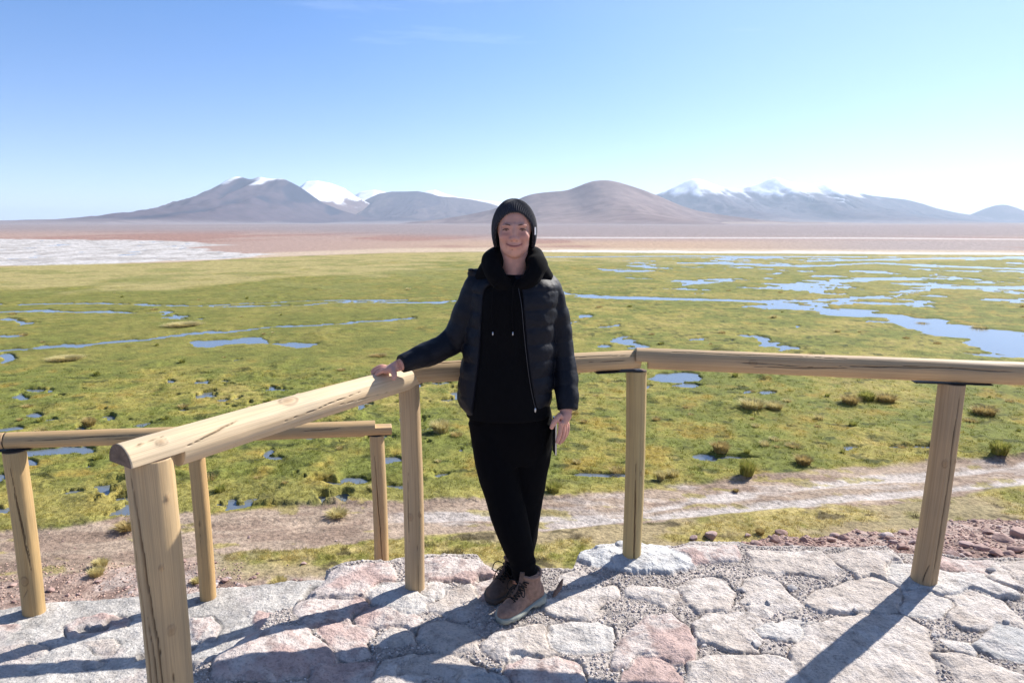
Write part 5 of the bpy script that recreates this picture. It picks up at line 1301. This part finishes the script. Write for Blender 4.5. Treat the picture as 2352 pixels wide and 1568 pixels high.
# short grass over the near bog
ng = 15000
gu = g.uniform(-60, 2420, ng); gv_ = 1290 - 440*g.random(ng)**1.3
q = np.array([G(u, v, ZM) for u, v in zip(gu, gv_)])
gz, gc = terrain(q[:, 0:1], q[:, 1:2]); gz = gz[:, 0]; gc = gc[:, 0]
rt = np.interp(gu, [p[0] for p in ROAD_T], [p[1] for p in ROAD_T]); rb_ = np.interp(gu, [p[0] for p in ROAD_B], [p[1] for p in ROAD_B])
ok = (gz > ZM - 0.03) & (gz < ZM + 0.6) & ((gv_ < rt-2) | (gv_ > rb_+2)) & (gc[:, 1] > gc[:, 2]*1.9)
q, gz, gc = q[ok], gz[ok], gc[ok]; ng = len(gz); nb = 9
sc_g = g.uniform(0.4, 1.0, ng)*(0.7 + q[:, 1]/45)
an = g.uniform(0, 6.28, (ng, nb)); ro = g.uniform(0, 0.10, (ng, nb)); da = an + g.normal(0, .6, (ng, nb)); hg = g.uniform(0.03, 0.085, (ng, nb))*sc_g[:, None]
wg = 0.010*sc_g[:, None]; X0 = q[:, 0:1] + ro*np.cos(an)*sc_g[:, None]; Y0 = q[:, 1:2] + ro*np.sin(an)*sc_g[:, None]; ln = hg*g.uniform(0.2, 1.0, (ng, nb))
Vg = np.stack([np.stack([X0 - wg, Y0, np.repeat(gz[:, None]-0.01, nb, 1)], -1), np.stack([X0 + wg, Y0, np.repeat(gz[:, None]-0.01, nb, 1)], -1), np.stack([X0 + ln*np.cos(da), Y0 + ln*np.sin(da), gz[:, None] + hg], -1)], 2).reshape(-1, 3)
Cg = np.repeat(gc[:, None, :]*g.uniform(0.75, 1.7, (ng, nb, 1))*np.array([1.05, 1.0, 1.0]), 3, axis=1).reshape(-1, 3)
Cg = np.repeat((gc[:, None, :]*g.uniform(1.0, 1.95, (ng, nb, 1))), 3, axis=1).reshape(ng, nb*3, 3).reshape(-1, 3)
o = mk('grass', Vg, np.arange(len(Vg)).reshape(-1, 3), M_GRASS, smooth=False, attrs={'col': np.clip(Cg, 0, 0.8)})
tag(o, 'short green and straw grass growing over the near bog', 'grass', kind='stuff')

# rocks
def ico(sub=2):
    import bmesh
    bm = bmesh.new(); bmesh.ops.create_icosphere(bm, subdivisions=sub, radius=1.0)
    V = np.array([v.co[:] for v in bm.verts]); F = [[v.index for v in f.verts] for f in bm.faces]; bm.free(); return V, np.array(F)
def rock_mesh(seed, sub=3, flat=0.6):
    V, F = ico(sub); g = np.random.default_rng(seed)
    for _ in range(11):       # chop with planes for broken faces
        n = g.normal(size=3); n /= np.linalg.norm(n); d = g.uniform(0.55, 0.85)
        k = V @ n; V = V - np.where(k > d, k-d, 0)[:, None]*n
    V = V*(1 + 0.10*(vnoise(V[:, 0]*3+seed, V[:, 1]*3+V[:, 2]*2, seed)-0.5))[:, None]
    V *= np.array([1.0, g.uniform(0.65, 0.9), flat*g.uniform(0.8, 1.2)]); return V, F
def mat_rock():
    m, nt, b = newmat('loose_rock'); a = attr(nt); f = noise_fac(nt, 35, 6, 0.6)
    oi = N(nt, 'ShaderNodeObjectInfo')
    r = ramp(nt, oi.outputs['Random'], [(0.0, (0.30, 0.185, 0.155)), (0.5, (0.40, 0.27, 0.23)), (0.8, (0.36, 0.25, 0.23)), (1.0, (0.50, 0.42, 0.39))])
    nt.links.new(mulc(nt, r, ramp(nt, f, [(0.3, 0.7), (0.7, 1.2)])), b.inputs['Base Color']); b.inputs['Roughness'].default_value = 0.9
    bump(nt, b, f, 0.6, 0.01); return m
M_ROCK = mat_rock(); M_PEB = simple('grey_pebble', (0.42, 0.39, 0.37), 0.9, 0.2, var=0.3, scale=80)
rmesh = []
for i in range(6):
    V, F = rock_mesh(40+i); o = mk('tmp_rock', V, F, M_ROCK, smooth=False); rmesh.append(o.data); bpy.data.objects.remove(o)
def rock(p, s, label, group=None, mesh=None, flat=1.0, rz=None):
    o = bpy.data.objects.new('rock', mesh if mesh else rmesh[g.integers(6)]); COL.objects.link(o)
    o.location = (p[0], p[1], p[2]+s*0.18); o.scale = (s, s, s*flat); o.rotation_euler = (g.uniform(-.25, .25), g.uniform(-.25, .25), g.uniform(0, 6.28) if rz is None else rz)
    return tag(o, label, 'rock', group)
big = [(z4(1900, 90), 0.085, 'largest reddish rock at the right edge of the gravel slope'), (z4(1540, 160), 0.062, 'flat red rock right of the right post, paired with a darker one'),
 (z4(1690, 185), 0.062, 'darker red rock beside the flat one on the gravel slope'), (z4(1850, 245), 0.055, 'pinkish wedge rock lying at the paving edge on the right'),
 (z4(1390, 245), 0.045, 'small orange rock just right of the right post foot'), (z4(2060, 190), 0.06, 'red rock close to the right picture edge above the paving'),
 (z4(870, 175), 0.055, 'brown rock left of the right post near its foot'), (z4(890, 25), 0.050, 'upright red rock behind the right post on its left'),
 (z4(690, 45), 0.055, 'dark red slab rock left of the upright one'), (z4(2110, 60), 0.10, 'tall dark red rock cut by the right picture edge'),
 (z3(1680, 100), 0.06, 'long low brown rock on the slope above the paving'), (z3(1010, 50), 0.10, 'dark craggy rock on the crest right of the middle post'),
 (z3(830, 70), 0.06, 'jagged brown rock at the left end of the gravel crest'), (z3(1390, 40), 0.05, 'dark pointed rock on the crest beside the amber tuft'),
 (z3(1740, 20), 0.08, 'broad red rock on the crest right of the amber tuft'), (z3(1980, 95), 0.045, 'small black grey rock on the gravel above the paving'),
 (z1(560, 590), 0.07, 'pink rock at the rim of the left walkway near the pale tuft'), (z1(780, 615), 0.08, 'flat red rock in front of the pale yellow tuft'), (z1(900, 605), 0.06, 'brown rock right of the pale yellow tuft')]
hh = ray_hit([b_[0] for b_ in big])
for p, (uvp, s, lab) in zip(hh, big): rock(p, s*(1 if p[1] < 8 else 2.3), lab, flat=0.85)
rp_ = []
while len(rp_) < 150:
    u = g.uniform(1560, 2420); v = g.uniform(1150, 1285)
    cre = np.interp(u, [1560, 1700, 1850, 2000, 2352, 2500], [1262, 1245, 1222, 1200, 1160, 1150])
    if v < cre: continue
    rp_.append((u, v))
for p in ray_hit(rp_):
    if p[1] < 8:
        sz_ = 0.012 + 0.035*g.random()**2.2; w1 = 'fist sized' if sz_ > 0.025 else 'small'; w2 = 'left of the right post' if p[0]/p[1] < 0.65 else 'right of the right post'; w3 = 'near the paving' if p[1] < 4 else 'towards the crest'
        rock(p, sz_, '%s red rock on the slope %s, %s' % (w1, w2, w3), 'loose %s rocks %s %s' % (w1, w2, w3), flat=0.85)
rl = [(g.uniform(0, 720), g.uniform(1335, 1385)) for _ in range(55)] + [(g.uniform(350, 720), g.uniform(1290, 1340)) for _ in range(20)] + [(g.uniform(0, 800), g.uniform(1200, 1300)) for _ in range(14)]
for p in ray_hit(rl):
    sz_ = 0.03 + 0.08*g.random()**2; w1 = 'larger' if sz_ > 0.06 else 'small'; t_ = p[0]/p[1]; w2 = 'left of the front post' if t_ < -0.55 else 'between the front and corner posts'; w3 = 'by the track' if p[1] > 16 else 'near the walkway rim'
    rock(p, sz_, '%s brown rock lying %s, %s' % (w1, w2, w3), '%s brown rocks %s %s' % (w1, w2, w3), flat=0.7)
# stones lying on the paving
pm_ = []
for i in range(3):
    V, F = rock_mesh(60+i, 3, 0.7); o = mk('tmp_peb', V, F, M_PEB, smooth=True); pm_.append(o.data); bpy.data.objects.remove(o)
for i, (uvp, s, lab) in enumerate([(z3(1850, 590), 0.026, 'grey oblong pebble on the paving halfway to the right post'), (z3(1595, 750), 0.014, 'little flat pebble beside a white paving stone'),
    (z3(1480, 1165), 0.024, 'round grey pebble near the bottom right of the paving'), (z3(925, 1160), 0.018, 'half buried pebble in the mortar gap'), (z3(1325, 590), 0.022, 'angular pebble right of the hexagonal paving stone'),
    (z3(1400, 745), 0.010, 'tiny dark pebble left of the white paving stone'), (z4(380, 830), 0.016, 'pale flat pebble left of the right post shadow'), (z4(1800, 400), 0.024, 'dark pebble at the far right paving edge'),
    (z4(1200, 1060), 0.014, 'small grey pebble in the gap right of the big slab'), (z4(1950, 930), 0.014, 'small brown pebble near the right picture edge')]):
    x, y = G(*uvp, 0.01); o = rock((x, y, plat_h(x, y)), s, lab, mesh=pm_[i % 3], flat=0.8); o.name = 'pebble'; o['category'] = 'pebble'
# fine gravel: loose grains in the mortar and on the slope
def grains(name, P, S, mat, label, tone=(1, 1, 1)):
    V0, F0 = ico(1); n = len(P); V0 = V0*np.array([1, .85, .7])
    an = g.uniform(0, 6.28, n); c, s = np.cos(an), np.sin(an)
    jit = g.uniform(0.75, 1.25, (n, len(V0), 1))
    VV = V0[None]*S[:, None, None]*jit
    X_ = VV[..., 0]*c[:, None]-VV[..., 1]*s[:, None]; Y_ = VV[..., 0]*s[:, None]+VV[..., 1]*c[:, None]
    V = np.stack([X_, Y_, VV[..., 2]], -1) + P[:, None, :]
    F = (F0[None] + (np.arange(n)*len(V0))[:, None, None]).reshape(-1, 3)
    val = g.uniform(0.55, 1.25, (n, 1, 1)); hue = g.random((n, 1, 1))
    C = (np.array([0.54, 0.50, 0.47])*(1-hue) + np.array([0.52, 0.43, 0.385])*hue)*val*np.ones((1, len(V0), 1))
    C = C*np.array(tone)
    o = mk(name, V.reshape(-1, 3), F, mat, smooth=False, attrs={'col': C.reshape(-1, 3), 'stone': np.ones(n*len(V0))}); return tag(o, label, 'gravel', kind='stuff')
M_GRV = newmat('gravel_mat'); _m, nt, b = M_GRV; a = attr(nt); nt.links.new(a.outputs['Color'], b.inputs['Base Color']); b.inputs['Roughness'].default_value = 0.95; M_GRV = _m
yi = g.integers(70, len(PYs)-15, 60000); xi = g.integers(5, 860, 60000)
ok = (S[yi, xi] < 0.25) & (dl[yi, xi] > 0.0) & (de[yi, xi] > 0.01) & (PXs[xi] < 2.5)
yi, xi = yi[ok][:16000], xi[ok][:16000]
xi, yi = xi[:11000], yi[:11000]
P = np.stack([PXs[xi]+g.uniform(-.002, .002, len(xi)), PYs[yi]+g.uniform(-.002, .002, len(xi)), PH[yi, xi]+0.0015], 1)
grains('gravel', P, 0.0022 + 0.0050*g.random(len(P))**3, M_GRV, 'fine grey grit between the paving stones')
xg = g.uniform(0.4, 6.5, 26000); yg = g.uniform(2.9, 7.0, 26000); zg = terr_z(xg, yg); ok = (zg > -2.0) & (yg > edge_up(xg)-0.02)
P = np.stack([xg, yg, zg], 1)[ok]
grains('gravel', P, 0.005 + 0.013*g.random(len(P))**3, M_GRV, 'brown gravel covering the slope behind the paving', (0.78, 0.58, 0.52))
xg, yg = [], []
rl = np.stack([g.uniform(-60, 560, 2600), g.uniform(1295, 1395, 2600)], 1)
q = np.array([G(u, v, ZM) for u, v in rl]); zg = terr_z(q[:, 0], q[:, 1])
grains('gravel', np.stack([q[:, 0], q[:, 1], zg], 1), 0.008 + 0.030*g.random(len(zg))**3, M_GRV, 'brown stony grit on the flat behind the left walkway', (0.80, 0.62, 0.54))
# curled strip of dry bark lying by the boots
bx, by = G(*z2(1560, 640), 0.02); bz = plat_h(bx, by)
p0, p1 = np.array([*G(*z2(1500, 690), 0.01), 0]), np.array([*G(*z2(1600, 560), 0.01), 0])
n_ = 14; rings = []
for k in range(n_):
    t = k/(n_-1); c = p0*(1-t)+p1*t + np.array([0, 0, plat_h(*(p0*(1-t)+p1*t)[:2]) + 0.006 + 0.038*t**2]); wv = 0.014*math.sin(math.pi*min(0.97, 0.12+0.85*t))
    a = np.linspace(-1.2, 1.2, 9); o_ = np.stack([c[0]+wv*np.sin(a), c[1]+0*a, c[2]+wv*np.cos(a)*0.7], 1); i_ = np.stack([c[0]+(wv-.002)*np.sin(a[::-1]), c[1]+0*a, c[2]+(wv-.003)*np.cos(a[::-1])*0.7-0.001], 1)
    rings.append(np.vstack([o_, i_]))
V, F = closed(rings); o = mk('bark_strip', V, F, simple('bark_brown', (0.24, 0.14, 0.095), 0.9, 0.2, var=0.3, scale=90), base=(p0[0], p0[1], plat_h(*p0[:2])))
tag(o, 'curled brown strip of bark on the paving right of the boots', 'bark')
print('scatter ok')
